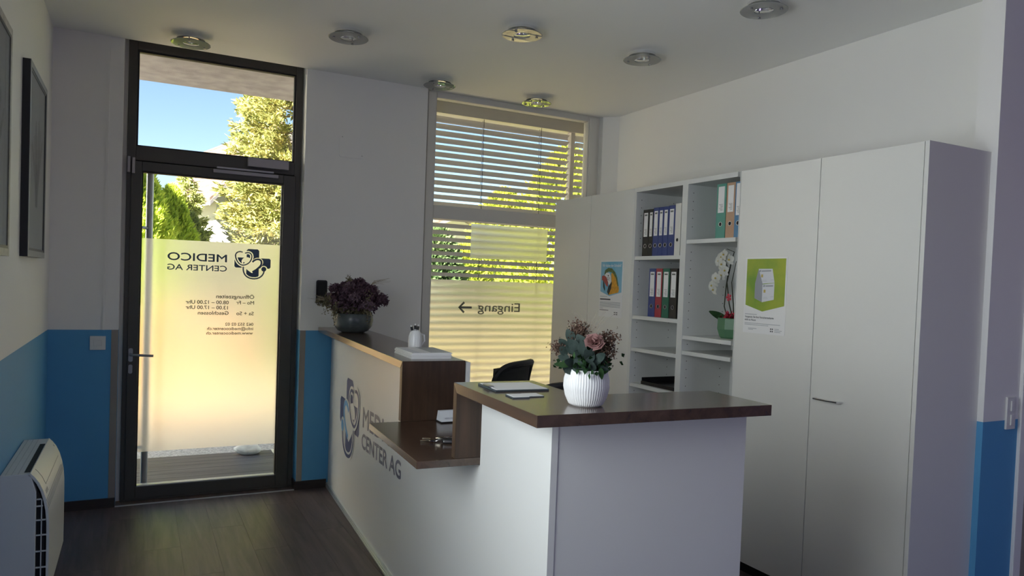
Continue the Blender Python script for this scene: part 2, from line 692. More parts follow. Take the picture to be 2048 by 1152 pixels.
def logo_cutout(matrix, scale, material, parent):
    """the same emblem in one colour: strokes cut out of the cross, made of thin row strips"""
    cross = [(-1.96, -0.40), (-1.80, -0.56), (-0.68, -0.56), (-0.68, -1.42), (-0.50, -1.6), (0.50, -1.6), (0.68, -1.42), (0.68, -0.56),
             (1.80, -0.56), (1.96, -0.40), (1.96, 0.44), (1.80, 0.60), (0.68, 0.60), (0.68, 1.44), (0.50, 1.6), (-0.50, 1.6), (-0.68, 1.44),
             (-0.68, 0.60), (-1.80, 0.60), (-1.96, 0.44)]
    hl = bez((0.05, -1.12), (-0.75, -0.65), (-1.35, 0.0), (-1.05, 0.42)) + bez((-1.05, 0.42), (-0.75, 0.80), (-0.15, 0.72), (0.05, 0.25))[1:]
    hr = bez((0.05, 0.25), (0.25, 0.72), (0.85, 0.80), (1.12, 0.42)) + bez((1.12, 0.42), (1.40, 0.0), (0.85, -0.65), (0.05, -1.12))[1:]
    tube = bez((0.95, 0.02), (1.15, -0.9), (0.9, -1.75), (-0.15, -1.75)) + bez((-0.15, -1.75), (-0.9, -1.75), (-1.25, -1.2), (-1.25, -0.8))[1:]
    ear = (bez((1.15, 1.22), (1.55, 1.35), (1.9, 1.10), (1.85, 0.72)) + bez((1.85, 0.72), (1.75, 0.1), (1.35, -0.3), (1.0, -0.25))[1:]
           + bez((1.0, -0.25), (0.45, -0.2), (0.05, 0.35), (0.12, 0.85))[1:] + bez((0.12, 0.85), (0.2, 1.2), (0.5, 1.25), (0.8, 1.12))[1:])
    curl = bez((-0.06, -0.95), (-0.85, -0.45), (-1.15, 0.05), (-0.85, 0.38)) + bez((-0.85, 0.38), (-0.65, 0.55), (-0.3, 0.5), (-0.02, 0.2))[1:]
    st_ = 0.025
    gx = np.arange(-2.1, 2.1, st_) + st_ / 2
    gy = np.arange(-1.95, 1.75, st_) + st_ / 2
    X, Y = np.meshgrid(gx, gy)

    def inside(poly):
        r = np.zeros(X.shape, bool)
        for i in range(len(poly)):
            (x0, y0), (x1, y1) = poly[i - 1], poly[i]
            if y0 != y1:
                c = ((y0 > Y) != (y1 > Y)) & (X < (x1 - x0) * (Y - y0) / (y1 - y0) + x0)
                r ^= c
        return r

    def near(line, w_):
        dmin = np.full(X.shape, 9.0)
        for (x0, y0), (x1, y1) in zip(line[:-1], line[1:]):
            dx, dy = x1 - x0, y1 - y0
            t_ = np.clip(((X - x0) * dx + (Y - y0) * dy) / max(1e-9, dx * dx + dy * dy), 0, 1)
            dmin = np.minimum(dmin, np.hypot(X - x0 - t_ * dx, Y - y0 - t_ * dy))
        return dmin < w_ / 2
    a = inside(cross)
    a[inside(hl + hr[1:-1])] = False
    a[near(tube, 0.34)] = False
    a[np.hypot(X + 1.22, Y + 0.62) < 0.38] = False
    a[near(tube, 0.15)] = True
    a[near(ear, 0.36)] = False
    a[near(ear, 0.13)] = True
    a[near(curl, 0.20)] = True
    a[np.hypot(X + 1.22, Y + 0.62) < 0.27] = True
    b = MB()
    for j in range(a.shape[0]):
        i = 0
        while i < a.shape[1]:
            if a[j, i]:
                k = i
                while k < a.shape[1] and a[j, k]:
                    k += 1
                q = [(gx[i] - st_ / 2, gy[j] - st_ / 2), (gx[k - 1] + st_ / 2, gy[j] - st_ / 2), (gx[k - 1] + st_ / 2, gy[j] + st_ / 2), (gx[i] - st_ / 2, gy[j] + st_ / 2)]
                b.add([matrix @ Vector((p[0] * scale, p[1] * scale, 0)) for p in q], [(0, 1, 2, 3)])
                i = k
            else:
                i += 1
    return b.build('logo_print', material, parent)


def medical_logo(matrix, scale, parent, dark, gap, heart, knob):
    """cross with heart and stethoscope; plane coordinates centred on the cross, x to the right when read"""
    S = scale
    m = matrix @ Matrix.Scale(S, 4)
    cross = [[(-1.96, -0.40), (-1.80, -0.56), (-0.68, -0.56), (-0.68, -1.42), (-0.50, -1.6), (0.50, -1.6), (0.68, -1.42), (0.68, -0.56),
              (1.80, -0.56), (1.96, -0.40), (1.96, 0.44), (1.80, 0.60), (0.68, 0.60), (0.68, 1.44), (0.50, 1.6), (-0.50, 1.6), (-0.68, 1.44),
              (-0.68, 0.60), (-1.80, 0.60), (-1.96, 0.44)]]
    flat('logo_cross', cross, m, 0.0, dark, parent)
    hl = bez((0.05, -1.12), (-0.75, -0.65), (-1.35, 0.0), (-1.05, 0.42)) + bez((-1.05, 0.42), (-0.75, 0.80), (-0.15, 0.72), (0.05, 0.25))[1:]
    hr = bez((0.05, 0.25), (0.25, 0.72), (0.85, 0.80), (1.12, 0.42)) + bez((1.12, 0.42), (1.40, 0.0), (0.85, -0.65), (0.05, -1.12))[1:]
    tube = bez((0.95, 0.02), (1.15, -0.9), (0.9, -1.75), (-0.15, -1.75)) + bez((-0.15, -1.75), (-0.9, -1.75), (-1.25, -1.2), (-1.25, -0.8))[1:]
    ear = (bez((1.15, 1.22), (1.55, 1.35), (1.9, 1.10), (1.85, 0.72)) + bez((1.85, 0.72), (1.75, 0.1), (1.35, -0.3), (1.0, -0.25))[1:]
           + bez((1.0, -0.25), (0.45, -0.2), (0.05, 0.35), (0.12, 0.85))[1:] + bez((0.12, 0.85), (0.2, 1.2), (0.5, 1.25), (0.8, 1.12))[1:])
    hp = hl + hr[1:-1]
    t = 0.0011 / 1.0
    k = 1.0
    flat('logo_heart', [hp], m, 0.002 / S * k, gap, parent, 0.0006 / S)
    ring = [(-1.22 + 0.38 * math.cos(a * PI / 10), -0.62 + 0.38 * math.sin(a * PI / 10)) for a in range(20)]
    flat('logo_tube_edge', stroke(tube, 0.34) + [ring], m, 0.0028 / S, gap, parent, 0.0006 / S)
    flat('logo_tube', stroke(tube, 0.15), m, 0.0036 / S, dark, parent, 0.0006 / S)
    flat('logo_ear_edge', stroke(ear, 0.36), m, 0.0036 / S, gap, parent, 0.0006 / S)
    flat('logo_ear_tube', stroke(ear, 0.13), m, 0.0044 / S, dark, parent, 0.0006 / S)
    curl = bez((-0.06, -0.95), (-0.85, -0.45), (-1.15, 0.05), (-0.85, 0.38)) + bez((-0.85, 0.38), (-0.65, 0.55), (-0.3, 0.5), (-0.02, 0.2))[1:]
    flat('logo_heart_line', stroke(curl, 0.22), m, 0.0044 / S, heart, parent, 0.0006 / S)
    disc = [(-1.22 + 0.26 * math.cos(a * PI / 10), -0.62 + 0.26 * math.sin(a * PI / 10)) for a in range(20)]
    flat('logo_knob', [disc], m, 0.0044 / S, knob, parent, 0.0006 / S)


# ================================================================== STRUCTURE
ZC = 3.05
XL, XR, YB = -0.499, 3.71, 5.40
YR = -3.0            # rear wall
XE = 5.30            # far side of the rear part of the room

floor = struct(box('floor', XL - 0.2, XE + 0.2, YR - 0.2, YB + 0.16, -0.12, -0.004, 'floor_wood'))
pw, pl = 0.186, 1.28
pm = {}


def plank_mesh(w, l):
    key = (round(w, 3), round(l, 3))
    if key not in pm:
        b = MB()
        g = 0.0006
        b.box(g, w - g, g, l - g, -0.004, 0.0)
        o = b.build('plank', 'floor_wood')
        pm[key] = o.data
        bpy.data.objects.remove(o)
    return pm[key]


nrow = 0
x = XL
while x < XR - 0.02:
    w = min(pw, XR - x)
    y = 0.9 - [0.0, 0.45, 0.9, 0.25, 0.7][nrow % 5] * pl * 0.8
    while y < YB:
        l = min(pl, YB - y)
        if l > 0.02:
            link('plank', plank_mesh(w, l), floor, loc=(x, y, 0))
        y += pl
    x += w
    nrow += 1

struct(box('ceiling', XL - 0.2, XE + 0.2, YR - 0.2, YB, ZC, ZC + 0.2, 'ceiling_paint'))

# back wall with the door opening and the window opening
DX0, DX1 = -0.107, 1.053
WX0, WX1 = 1.975, 3.606
WZ0 = 0.10
wb = MB()
wb.box(-9.0, DX0, YB, YB + 0.30, 0, ZC + 0.2)
wb.box(DX1, WX0, YB, YB + 0.30, 0, ZC + 0.2)
wb.box(WX1, 9.0, YB, YB + 0.30, 0, ZC + 0.2)
wb.box(DX0, DX1, YB, YB + 0.30, 3.09, ZC + 0.2)
wb.box(WX0, WX1, YB, YB + 0.30, 3.055, ZC + 0.2)
wb.box(WX0, WX1, YB, YB + 0.30, 0, WZ0)
wb.prism([(3.612, YB), (XR, 5.30), (XR, YB)], 0, ZC, 'z')
struct(wb.build('wall_back', 'paint_room'))

# left wall, with an unseen opening added for the fill lamp
wlft = MB()
wlft.box(XL - 0.2, XL, 2.35, YB, 0, ZC)
wlft.box(XL - 0.2, XL, YR, 0.75, 0, ZC)
wlft.box(XL - 0.2, XL, 0.75, 2.35, 0, 0.95)
wlft.box(XL - 0.2, XL, 0.75, 2.35, 2.55, ZC)
struct(wlft.build('wall_left', 'paint_room'))
struct(box('wall_right', XR, XR + 0.2, 2.06, YB, 0, ZC, 'paint_white'))
struct(box('wall_far_right', XE, XE + 0.2, YR, 3.4, 0, ZC, 'lilac_bounce'))
wr = MB()  # rear wall, its opening added for the rear fill lamp
wr.box(XL - 0.2, 1.25, YR - 0.2, YR, 0, ZC)
wr.box(3.15, XE + 0.2, YR - 0.2, YR, 0, ZC)
wr.box(1.25, 3.15, YR - 0.2, YR, 0, 0.75)
wr.box(1.25, 3.15, YR - 0.2, YR, 2.45, ZC)
struct(wr.build('wall_rear', 'lilac_bounce'))
# the wall piece beside the tall cabinet, with the opening of a side door
ws = MB()
ws.box(3.437, 3.714, 1.955, 2.06, 0, ZC)
ws.box(3.714, 4.72, 1.955, 2.06, 2.15, ZC)
ws.box(4.72, XE, 1.955, 2.06, 0, ZC)
struct(ws.build('wall_near_right', 'paint_side'))
struct(box('wall_passage', 3.735, XE, 3.30, 3.40, 0, ZC, 'paint_white'))


def added_window(name, axis, a0, a1, z0, z1, d):
    root = struct_empty(name)
    def bx(nm, p0, p1, q0, q1, t, mt):
        if axis == 'x':
            box(nm, d - t, d + t, p0, p1, q0, q1, mt, root)
        else:
            box(nm, p0, p1, d - t, d + t, q0, q1, mt, root)
    bx('window_frame', a0, a0 + 0.06, z0, z1, 0.03, 'window_white')
    bx('window_frame', a1 - 0.06, a1, z0, z1, 0.03, 'window_white')
    bx('window_frame', a0 + 0.06, a1 - 0.06, z1 - 0.06, z1, 0.03, 'window_white')
    bx('window_frame', a0 + 0.06, a1 - 0.06, z0, z0 + 0.06, 0.03, 'window_white')
    bx('pane', a0 + 0.06, a1 - 0.06, z0 + 0.06, z1 - 0.06, 0.004, 'pane_glass')
    return root


box('sun_blocker', -0.715, -0.70, 0.60, 2.50, 0.80, 2.70, 'plastic_white', added_window('added_window_left', 'x', 0.75, 2.35, 0.95, 2.55, -0.56))  # unseen window added for the fill lamp; outer panel blocks direct sun
added_window('added_window_rear', 'y', 1.25, 3.15, 0.75, 2.45, -3.06)  # unseen window added around the rear fill lamp

# baseboards and trims
struct(box('baseboard_back_left', XL, DX0, YB - 0.014, YB, 0, 0.062, 'baseboard_wood'))
bb = MB()
bb.box(DX1, 1.270, YB - 0.014, YB, 0, 0.062)
bb.box(DX1 - 0.012, DX1, YB - 0.014, YB + 0.10, 0, 0.062)
struct(bb.build('baseboard_back_right', 'baseboard_wood'))
struct(box('baseboard_left', XL, XL + 0.014, 0.0, YB - 0.014, 0, 0.062, 'baseboard_wood'))
struct(box('trim_1', DX0 - 0.040, DX0, YB - 0.004, YB, 0.062, 1.165, 'bead_beige'))
struct(box('trim_2', DX1, DX1 + 0.040, YB - 0.004, YB, 0.062, 1.165, 'bead_beige'))
struct(box('trim_3', DX0, DX1, YB - 0.012, YB + 0.006, 0.0, 0.004, 'metal_strip'))
struct(box('trim_4', 3.714, 3.775, 1.94, 2.075, 0, 2.15, 'paint_white', bevel=0.004))
sd = struct_empty('door_2', (3.775, 2.01, 0))
mat('door_beige', (0.42, 0.37, 0.29), 0.5, var=0.08, vscale=5)
box('door_leaf', 0.0, 0.94, 0.0, 0.04, 0.01, 2.10, 'door_beige', sd)
hb = MB()
hb.tube([(0.82, -0.0, 1.05), (0.82, -0.05, 1.05), (0.70, -0.05, 1.05)], 0.009, 8)
hb.build('door_handle', 'steel', sd, smooth=True)

# ================================================================== ENTRANCE DOOR
FY = 5.505      # inner face of the frame
LY1S = FY + 0.0505
d1 = struct_empty('door_1', (0, 0, 0))
fo = [('door_frame', -0.082, -0.030, FY, FY + 0.07, 0.0, 3.088), ('door_frame', 1.000, 1.046, FY, FY + 0.07, 0.0, 3.088),
      ('door_frame', -0.030, 1.000, FY, FY + 0.07, 3.022, 3.088), ('transom', -0.030, 1.000, FY, FY + 0.07, 2.292, 2.385)]
for nm, a, b, c, d, e, f in fo:
    box(nm, a, b, c, d, e, f, 'frame_anthracite', d1, bevel=0.003)
box('door_frame', -0.107, -0.082, FY + 0.02, FY + 0.07, 0, 3.088, 'window_white', d1)
box('door_frame', 1.046, 1.053, FY + 0.02, FY + 0.07, 0, 3.088, 'window_white', d1)
box('door_stop', -0.030, 1.000, LY1S, FY + 0.07, 2.255, 2.296, 'frame_anthracite', d1)
box('threshold', -0.082, 1.046, FY - 0.010, FY + 0.19, 0.0, 0.0135, 'frame_anthracite', d1)
# upper fixed light
for a, b, c, d in ((-0.030, -0.018, 2.385, 3.022), (0.988, 1.000, 2.385, 3.022), (-0.018, 0.988, 3.010, 3.022), (-0.018, 0.988, 2.385, 2.395)):
    box('seal', a, b, FY + 0.012, FY + 0.05, c, d, 'seal_black', d1)
box('pane', -0.018, 0.988, FY + 0.026, FY + 0.034, 2.395, 3.010, 'pane_glass', d1)
# leaf
LY0, LY1 = FY - 0.012, FY + 0.05
lf = [(-0.055, 0.010, 0.012, 2.286), (0.925, 1.012, 0.012, 2.286), (0.010, 0.925, 2.222, 2.286), (0.010, 0.925, 0.012, 0.094)]
for a, b, c, d in lf:
    box('leaf_frame', a, b, LY0, LY1, c, d, 'frame_anthracite', d1, bevel=0.004)
for a, b, c, d in ((0.010, 0.018, 0.094, 2.222), (0.917, 0.925, 0.094, 2.222), (0.018, 0.917, 2.214, 2.222)):
    box('seal', a, b, LY0 + 0.012, LY1 - 0.006, c, d, 'seal_black', d1)
box('glazing_bead', 0.018, 0.917, LY0 + 0.004, LY1 - 0.006, 0.094, 0.101, 'metal_strip', d1)
box('pane', 0.018, 0.917, LY0 + 0.028, LY0 + 0.036, 0.101, 2.214, 'pane_glass', d1)


def film_sheet(x0, x1, y, z0, z1, parent):
    return MB().add([(x0, y, z0), (x1, y, z0), (x1, y, z1), (x0, y, z1)], [(0, 1, 2, 3)]).build('frosted_film', 'frost_film', parent)


film_sheet(0.0185, 0.9165, LY0 + 0.0255, 0.325, 1.777, d1)
GY = LY0 + 0.0235   # just inside the film; the print is read from the street
hb = MB()
hb.prism(rrect(-0.047, -0.021, 0.945, 1.035, 0.010), LY0 - 0.006, LY0, 'y')
ho = hb.build('handle_rose', 'dark_steel', d1, smooth=True)
hb = MB()
hb.tube([(-0.033, LY0, 0.995), (-0.033, LY0 - 0.05, 0.995), (-0.018, LY0 - 0.058, 0.995), (0.102, LY0 - 0.058, 0.988)], 0.0085, 10)
hb.build('door_handle', 'dark_steel', d1, smooth=True)
hb = MB()
hb.prism(rrect(-0.046, -0.022, 0.865, 0.925, 0.010), LY0 - 0.005, LY0, 'y')
hb.build('lock_rose', 'dark_steel', d1, smooth=True)
# full height pull bar outside
pb = MB()
pb.tube([(0.062, 5.64, 0.02), (0.062, 5.64, 2.235)], 0.023, 14)
for z in (0.35, 1.85):
    pb.tube([(0.062, 5.64, z), (0.0, LY1, z)], 0.010, 8)
pb.build('pull_bar', 'dark_steel', d1, smooth=True)
# closer with its slide arm, hinge caps
box('door_closer', 0.672, 0.952, FY - 0.055, FY, 2.318, 2.382, 'closer_silver', d1, bevel=0.004)
box('closer_rail', 0.449, 0.885, LY0 - 0.022, LY0, 2.255, 2.280, 'closer_silver', d1, bevel=0.002)
box('closer_arm', 0.470, 0.850, LY0 - 0.035, LY0 - 0.023, 2.284, 2.298, 'dark_steel', d1, bevel=0.002)
box('hinge_cap', -0.078, -0.060, LY0 - 0.022, LY0, 2.205, 2.310, 'closer_silver', d1, bevel=0.003)
box('hinge_cap', -0.050, -0.032, LY0 - 0.022, LY0, 2.200, 2.305, 'closer_silver', d1, bevel=0.003)


def door_text(body, x_right, width, base, cap, heavy=0.02, mt='print_slate'):
    lettering(body, frame_matrix((x_right, GY - 0.0004, base), (-1, 0, 0), (0, 0, 1), True), width, cap, mt, d1, heavy=heavy)


door_text('MEDICO', 0.555, 0.378, 1.638, 0.051, 0.025)
door_text('CENTER AG', 0.557, 0.380, 1.572, 0.038, 0.02)
for body, xr, w, bs, cp in (('Öffnungszeiten', 0.746, 0.254, 1.383, 0.025), ('Mo – Fr', 0.746, 0.119, 1.342, 0.024), ('08.00 – 12.00 Uhr', 0.575, 0.278, 1.341, 0.024),
                            ('13.00 – 17.00 Uhr', 0.570, 0.272, 1.304, 0.024), ('Sa + So', 0.745, 0.116, 1.265, 0.024), ('Geschlossen', 0.576, 0.200, 1.266, 0.024),
                            ('062 552 02 02', 0.745, 0.189, 1.189, 0.020), ('info@medicocenter.ch', 0.744, 0.306, 1.158, 0.020),
                            ('www.medicocenter.ch', 0.743, 0.309, 1.126, 0.020)):
    door_text(body, xr, w, bs, cp, 0.03, 'print_grey')
logo_cutout(frame_matrix((0.730, GY, 1.638), (-1, 0, 0), (0, 0, 1), True), 0.0632, 'print_slate', d1)

# ================================================================== WINDOW WITH OUTSIDE BLIND
w1 = struct_empty('window_1', (0, 0, 0))
WY = 5.455
for a, b, c, d in ((WX0, 2.072, WZ0, 3.055), (3.490, WX1, WZ0, 3.055), (2.072, 3.490, 3.006, 3.055), (2.072, 3.490, 2.056, 2.162), (2.072, 3.490, WZ0, 0.19)):
    box('window_frame', a, b, WY, WY + 0.075, c, d, 'window_white', w1, bevel=0.004)
box('window_frame', WX0 + 0.02, 2.060, WY - 0.014, WY, WZ0, 3.04, 'window_white', w1, bevel=0.003)
box('window_frame', 3.502, WX1 - 0.03, WY - 0.014, WY, WZ0, 3.04, 'window_white', w1, bevel=0.003)
box('pane', 2.072, 3.490, WY + 0.036, WY + 0.044, 2.162, 3.006, 'pane_glass', w1)
box('pane', 2.072, 3.490, WY + 0.036, WY + 0.044, 0.19, 2.056, 'pane_glass', w1)
FYW = WY + 0.033
film_sheet(2.0725, 3.4895, FYW, 0.195, 1.573, w1)
film_sheet(2.417, 3.137, FYW, 1.757, 2.040, w1)
lettering('Eingang', frame_matrix((2.893, FYW - 0.0020, 1.322), (-1, 0, 0), (0, 0, 1)), 0.392, 0.073, 'print_grey', w1, bold=0.004)
am = frame_matrix((2.39, FYW - 0.0020, 1.352), (-1, 0, 0), (0, 0, 1), True)
flat('arrow', stroke([(-0.056, 0), (0.052, 0)], 0.017) + stroke([(0.012, 0.042), (0.056, 0.0), (0.012, -0.042)], 0.018), am, 0, 'print_grey', w1)

bl = thing('venetian_blind', 'grey slatted outdoor blind hanging behind the tall window', 'blind', (0, 0, 0))
SY, SP, SW, ST = 5.72, 0.0585, 0.066, R(27)


def slat_mesh(x0, x1):
    b = MB()
    pts = []
    for i in range(5):
        u = (i / 4 - 0.5) * SW
        pts.append((u * math.cos(ST), -u * math.sin(ST) + 0.004 * (1 - (2 * i / 4 - 1) ** 2)))
    pts2 = [(a, c - 0.0012) for a, c in reversed(pts)]
    b.prism(pts + pts2, x0, x1, 'x')
    o = b.build('slat', 'slat_grey', smooth=True)
    me = o.data
    bpy.data.objects.remove(o)
    return me


sm1, sm2 = slat_mesh(1.90, 3.452), slat_mesh(3.515, 3.95)
for i in range(47):
    z = 2.905 - i * SP
    link('slat', sm1, bl, loc=(0, SY, z))
    if z > 2.1:
        link('slat', sm2, bl, loc=(0, SY, z))
box('guide_rail', 3.463, 3.503, SY - 0.03, SY + 0.03, 0.0, 3.0, 'slat_grey', bl)
box('head_box', 1.90, 3.95, SY - 0.05, SY + 0.06, 2.945, 3.06, 'slat_grey', bl)
for cx in (2.590, 3.150):
    cb = MB()
    cb.tube([(cx, SY - 0.034, 0.2), (cx, SY - 0.034, 2.95)], 0.0025, 5)
    cb.tube([(cx + 0.02, SY + 0.034, 0.2), (cx + 0.02, SY + 0.034, 2.95)], 0.0025, 5)
    cb.build('ladder_cord', 'seal_black', bl)

# ================================================================== RECEPTION COUNTER
ct = thing('reception_counter', 'white reception counter with dark walnut tops and a dropped shelf', 'counter', (1.183, 5.4, 0), R(-2.8))
ZT, TH = 1.191, 0.036
PX = 0.100                     # face of the white front panel
b = MB()
b.box(PX, PX + 0.022, -3.53, -0.004, 0.02, 0.885)
b.box(PX, PX + 0.022, -2.235, -0.004, 0.885, ZT - TH)
b.box(PX, PX + 0.022, -3.53, -2.972, 0.885, ZT - TH)
front = b.build('front_panel', 'counter_white', ct)
box('end_panel', PX + 0.0235, 0.85, -3.527, -3.505, 0.0, ZT - TH, 'counter_white', ct)
box('end_panel', 0.828, 0.85, -3.505, -3.32, 0.0, ZT - TH, 'counter_white', ct)
box('inner_panel', 0.308, 0.330, -2.25, -0.02, 0.0, ZT - 0.008, 'laminate_grey', ct)
box('inner_panel', 0.298, 0.318, -3.50, -2.25, 0.0, 0.88, 'counter_white', ct)
kb = MB()
kb.box(PX - 0.012, PX, -3.53, -0.004, 0.0, 0.038)
kb.box(PX - 0.016, PX - 0.012, -3.53, -0.004, 0.010, 0.014)
kb.box(PX - 0.016, PX - 0.012, -3.53, -0.004, 0.026, 0.030)
kb.build('kick_strip', 'alu_kick', ct)
# raised bar: top mitred into the end board
MB().prism([(-0.004, ZT), (-0.004, ZT - TH), (-2.249 + TH, ZT - TH), (-2.249, ZT)], 0.0, 0.305, 'x').build('counter_top', 'walnut_y', ct, bevel=0.0015)
MB().prism([(-2.249, ZT), (-2.249 + TH, ZT - TH), (-2.249 + TH, 0.916), (-2.249, 0.916)], 0.0, 0.305, 'x').build('end_board', 'walnut_z', ct, bevel=0.0015)
box('drop_shelf', -0.143, 0.305, -2.972, -2.242, 0.888, 0.9155, 'walnut_y', ct, bevel=0.0015)
MB().prism([(-2.935, ZT), (-2.935 - TH, ZT - TH), (-2.935 - TH, 0.916), (-2.935, 0.916)], 0.0, 0.305, 'x').build('divider_board', 'walnut_z', ct, bevel=0.0015)
tb = MB()
tb.prism([(0.0, -2.935), (0.32, -2.935), (0.32, -3.30), (0.872, -3.30), (0.872, -3.618), (0.004, -3.618)], ZT - TH, ZT, 'z')
tb.build('desk_top', 'walnut_y', ct, bevel=0.0015)
# the sign on the front panel
fm = frame_matrix((PX - 0.0002, -0.690, 0.655), (0, -1, 0), (0, 0, 1))
fm2 = fm.copy()
medical_logo(fm, 0.1515, ct, 'print_navy', 'print_white', 'print_lightblue', 'print_lightblue')
lettering('MEDICO', frame_matrix((PX - 0.001, -1.085, 0.662), (0, -1, 0.032), (0, 0.032, 1)), 0.845, 0.116, 'print_greytext', ct, heavy=0.035)
lettering('CENTER AG', frame_matrix((PX - 0.001, -1.072, 0.533), (0, -1, 0.032), (0, 0.032, 1)), 0.865, 0.086, 'print_greytext', ct, heavy=0.035)

# ================================================================== CABINETS ALONG THE RIGHT WALL
XF, CZ = 2.994, 2.238
XB = 3.70


def cabinet(name, label, y0, y1, doors, material='laminate', group=None, handle=None):
    root = thing(name, label, 'cabinet', ((XF + XB) / 2, (y0 + y1) / 2, 0), 0, group)
    ox, oy = (XF + XB) / 2, (y0 + y1) / 2
    def bx(nm, a, b_, c, d, e, f, mt, par=None, bev=0.0):
        return box(nm, a - ox, b_ - ox, c - oy, d - oy, e, f, mt, par or root, bev)
    bx('body', XF + 0.022, XB, y0 + (0.022 if y0 < 2.5 else 0), y1, 0.07, CZ - 0.0, material)
    bx('plinth', XF + 0.05, XB, y0, y1, 0.0, 0.07, 'black_void')
    edges = doors
    out = []
    for i in range(len(edges) - 1):
        out.append(bx('door', XF, XF + 0.020, edges[i] + 0.0018, edges[i + 1] - 0.0018, 0.072, CZ - 0.001, material, None, 0.0012))
    return root, out, (ox, oy)


cabinet('wall_cabinet', 'tall white two-door cabinet beside the window, with the parrot poster', 4.066, 5.117, [4.066, 4.597, 5.115])
wc, wdoors, (ox, oy) = cabinet('wall_cabinet', 'tall white two-door wardrobe cabinet at the right with a bar handle', 1.983, 3.079, [2.005, 2.541, 3.079])
box('side_panel', XF - 0.002 - ox, 3.452 - ox, 1.983 - oy, 2.003 - oy, 0.0, CZ, 'laminate', wc, 0.001)
hm = MB()
hm.tube([(XF - ox, 2.505 - oy, 1.052), (XF - 0.028 - ox, 2.495 - oy, 1.052), (XF - 0.034 - ox, 2.43 - oy, 1.052), (XF - 0.028 - ox, 2.362 - oy, 1.052), (XF - ox, 2.352 - oy, 1.052)], 0.006, 8)
hm.build('handle', 'chrome', wdoors[0], smooth=True)


def shelf_unit(label, y0, y1, levels, t0=0.025):
    ox, oy = XF, (y0 + y1) / 2
    root = thing('shelf_unit', label, 'shelf', (ox, oy, 0), 0, None)
    h = (y1 - y0) / 2
    t = 0.025
    D = 0.42
    box('side', 0, D, -h, -h + t0, 0.07, CZ, 'shelf_white', root)
    box('side', 0, D, h - t, h, 0.07, CZ, 'shelf_white', root)
    box('top', 0, D, -h + t, h - t, CZ - 0.028, CZ, 'shelf_white', root)
    box('back', D - 0.012, D, -h + t, h - t, 0.07, CZ - 0.028, 'shelf_white', root)
    box('plinth', 0.05, D, -h, h, 0.0, 0.07, 'black_void', root)
    for z in levels:
        box('shelf_board', 0.004, D - 0.012, -h + t + 0.001, h - t - 0.001, z - 0.024, z, 'shelf_white', root)
    hb = MB()
    for sx in (0.045, 0.32):
        for sgn in (-1, 1):
            yy = sgn * (h - (t if sgn > 0 else t0))
            z = 0.60
            while z < CZ - 0.06:
                if not any(abs(z - 0.012 - lv) < 0.024 for lv in levels):
                    hb.tube([(sx, yy + sgn * 0.004, z), (sx, yy - sgn * 0.0004, z)], 0.0032, 6)
                z += 0.052
    o = hb.build('pin_hole', 'hole_dark', root)
    o['kind'] = 'stuff'
    pb = MB()
    for z in levels:
        for sgn in (-1, 1):
            pb.box(0.02, 0.04, sgn * (h - t) - 0.005, sgn * (h - t) + 0.005, z - 0.034, z - 0.024)
    return root


shelf_unit('open white shelf unit holding dark blue and coloured ring binders', 3.545, 4.066, [1.776, 1.376, 1.158, 0.918])
shelf_unit('open white shelf unit holding the orchid and three pastel binders', 3.079, 3.545, [1.869, 1.281, 1.186], 0.005)


def binder(y0, y1, z, h, color, label, lab=(0.42, 0.93), holez=0.22, slant=0.0, xin=0.03, round_back=False):
    w = y1 - y0
    t = thing('ring_binder', label, 'binder', (XF + xin, (y0 + y1) / 2, z), 0, 'ring binders on the wall shelves')
    t.rotation_euler = (slant, 0, 0)
    b = MB()
    d = 0.285
    b.box(0, d, -w / 2, -w / 2 + 0.003, 0, h)
    b.box(0, d, w / 2 - 0.003, w / 2, 0, h)
    b.box(-0.002, 0.002, -w / 2, w / 2, 0, h)
    b.build('cover', 'binder_' + color, t)
    box('pages', 0.012, d - 0.03, -w / 2 + 0.004, w / 2 - 0.004, 0.006, h - 0.012, 'paper', t)
    if lab:
        box('spine_label', -0.0032, -0.002, -w * 0.32, w * 0.32, lab[0] * h, lab[1] * h, 'paper', t)
        lb = MB()
        if color not in ('teal', 'tan', 'sky'):
            lb.box(-0.0038, -0.0032, -w * 0.22, w * 0.22, lab[1] * h - 0.02, lab[1] * h - 0.010)
        k = 0
        for q in range(6):
            zz = lab[0] * h + 0.012 + q * 0.007
            lb.box(-0.0036, -0.0032, -w * 0.2, w * (0.05 + 0.15 * ((q * 7) % 3) / 2), zz, zz + 0.002)
        lb.build('label_print', 'print_grey', t)['kind'] = 'stuff'
    rg = MB()
    rr = [( -w * 0.0 + 0.0125 * math.cos(a * PI / 8), holez * h + 0.0125 * math.sin(a * PI / 8)) for a in range(16)]
    rg.tube([(-0.003, p[0], p[1]) for p in rr], 0.0016, 6, closed=True)
    ro = rg.build('finger_ring', 'steel' if color in ('black', 'blue', 'red', 'green') else 'binder_white', t, smooth=True)
    MB().prism([(p[0] * 0.85, (p[1] - holez * h) * 0.85 + holez * h) for p in rr], -0.0030, -0.0021, 'x').build('finger_hole', 'hole_dark', t)
    return t


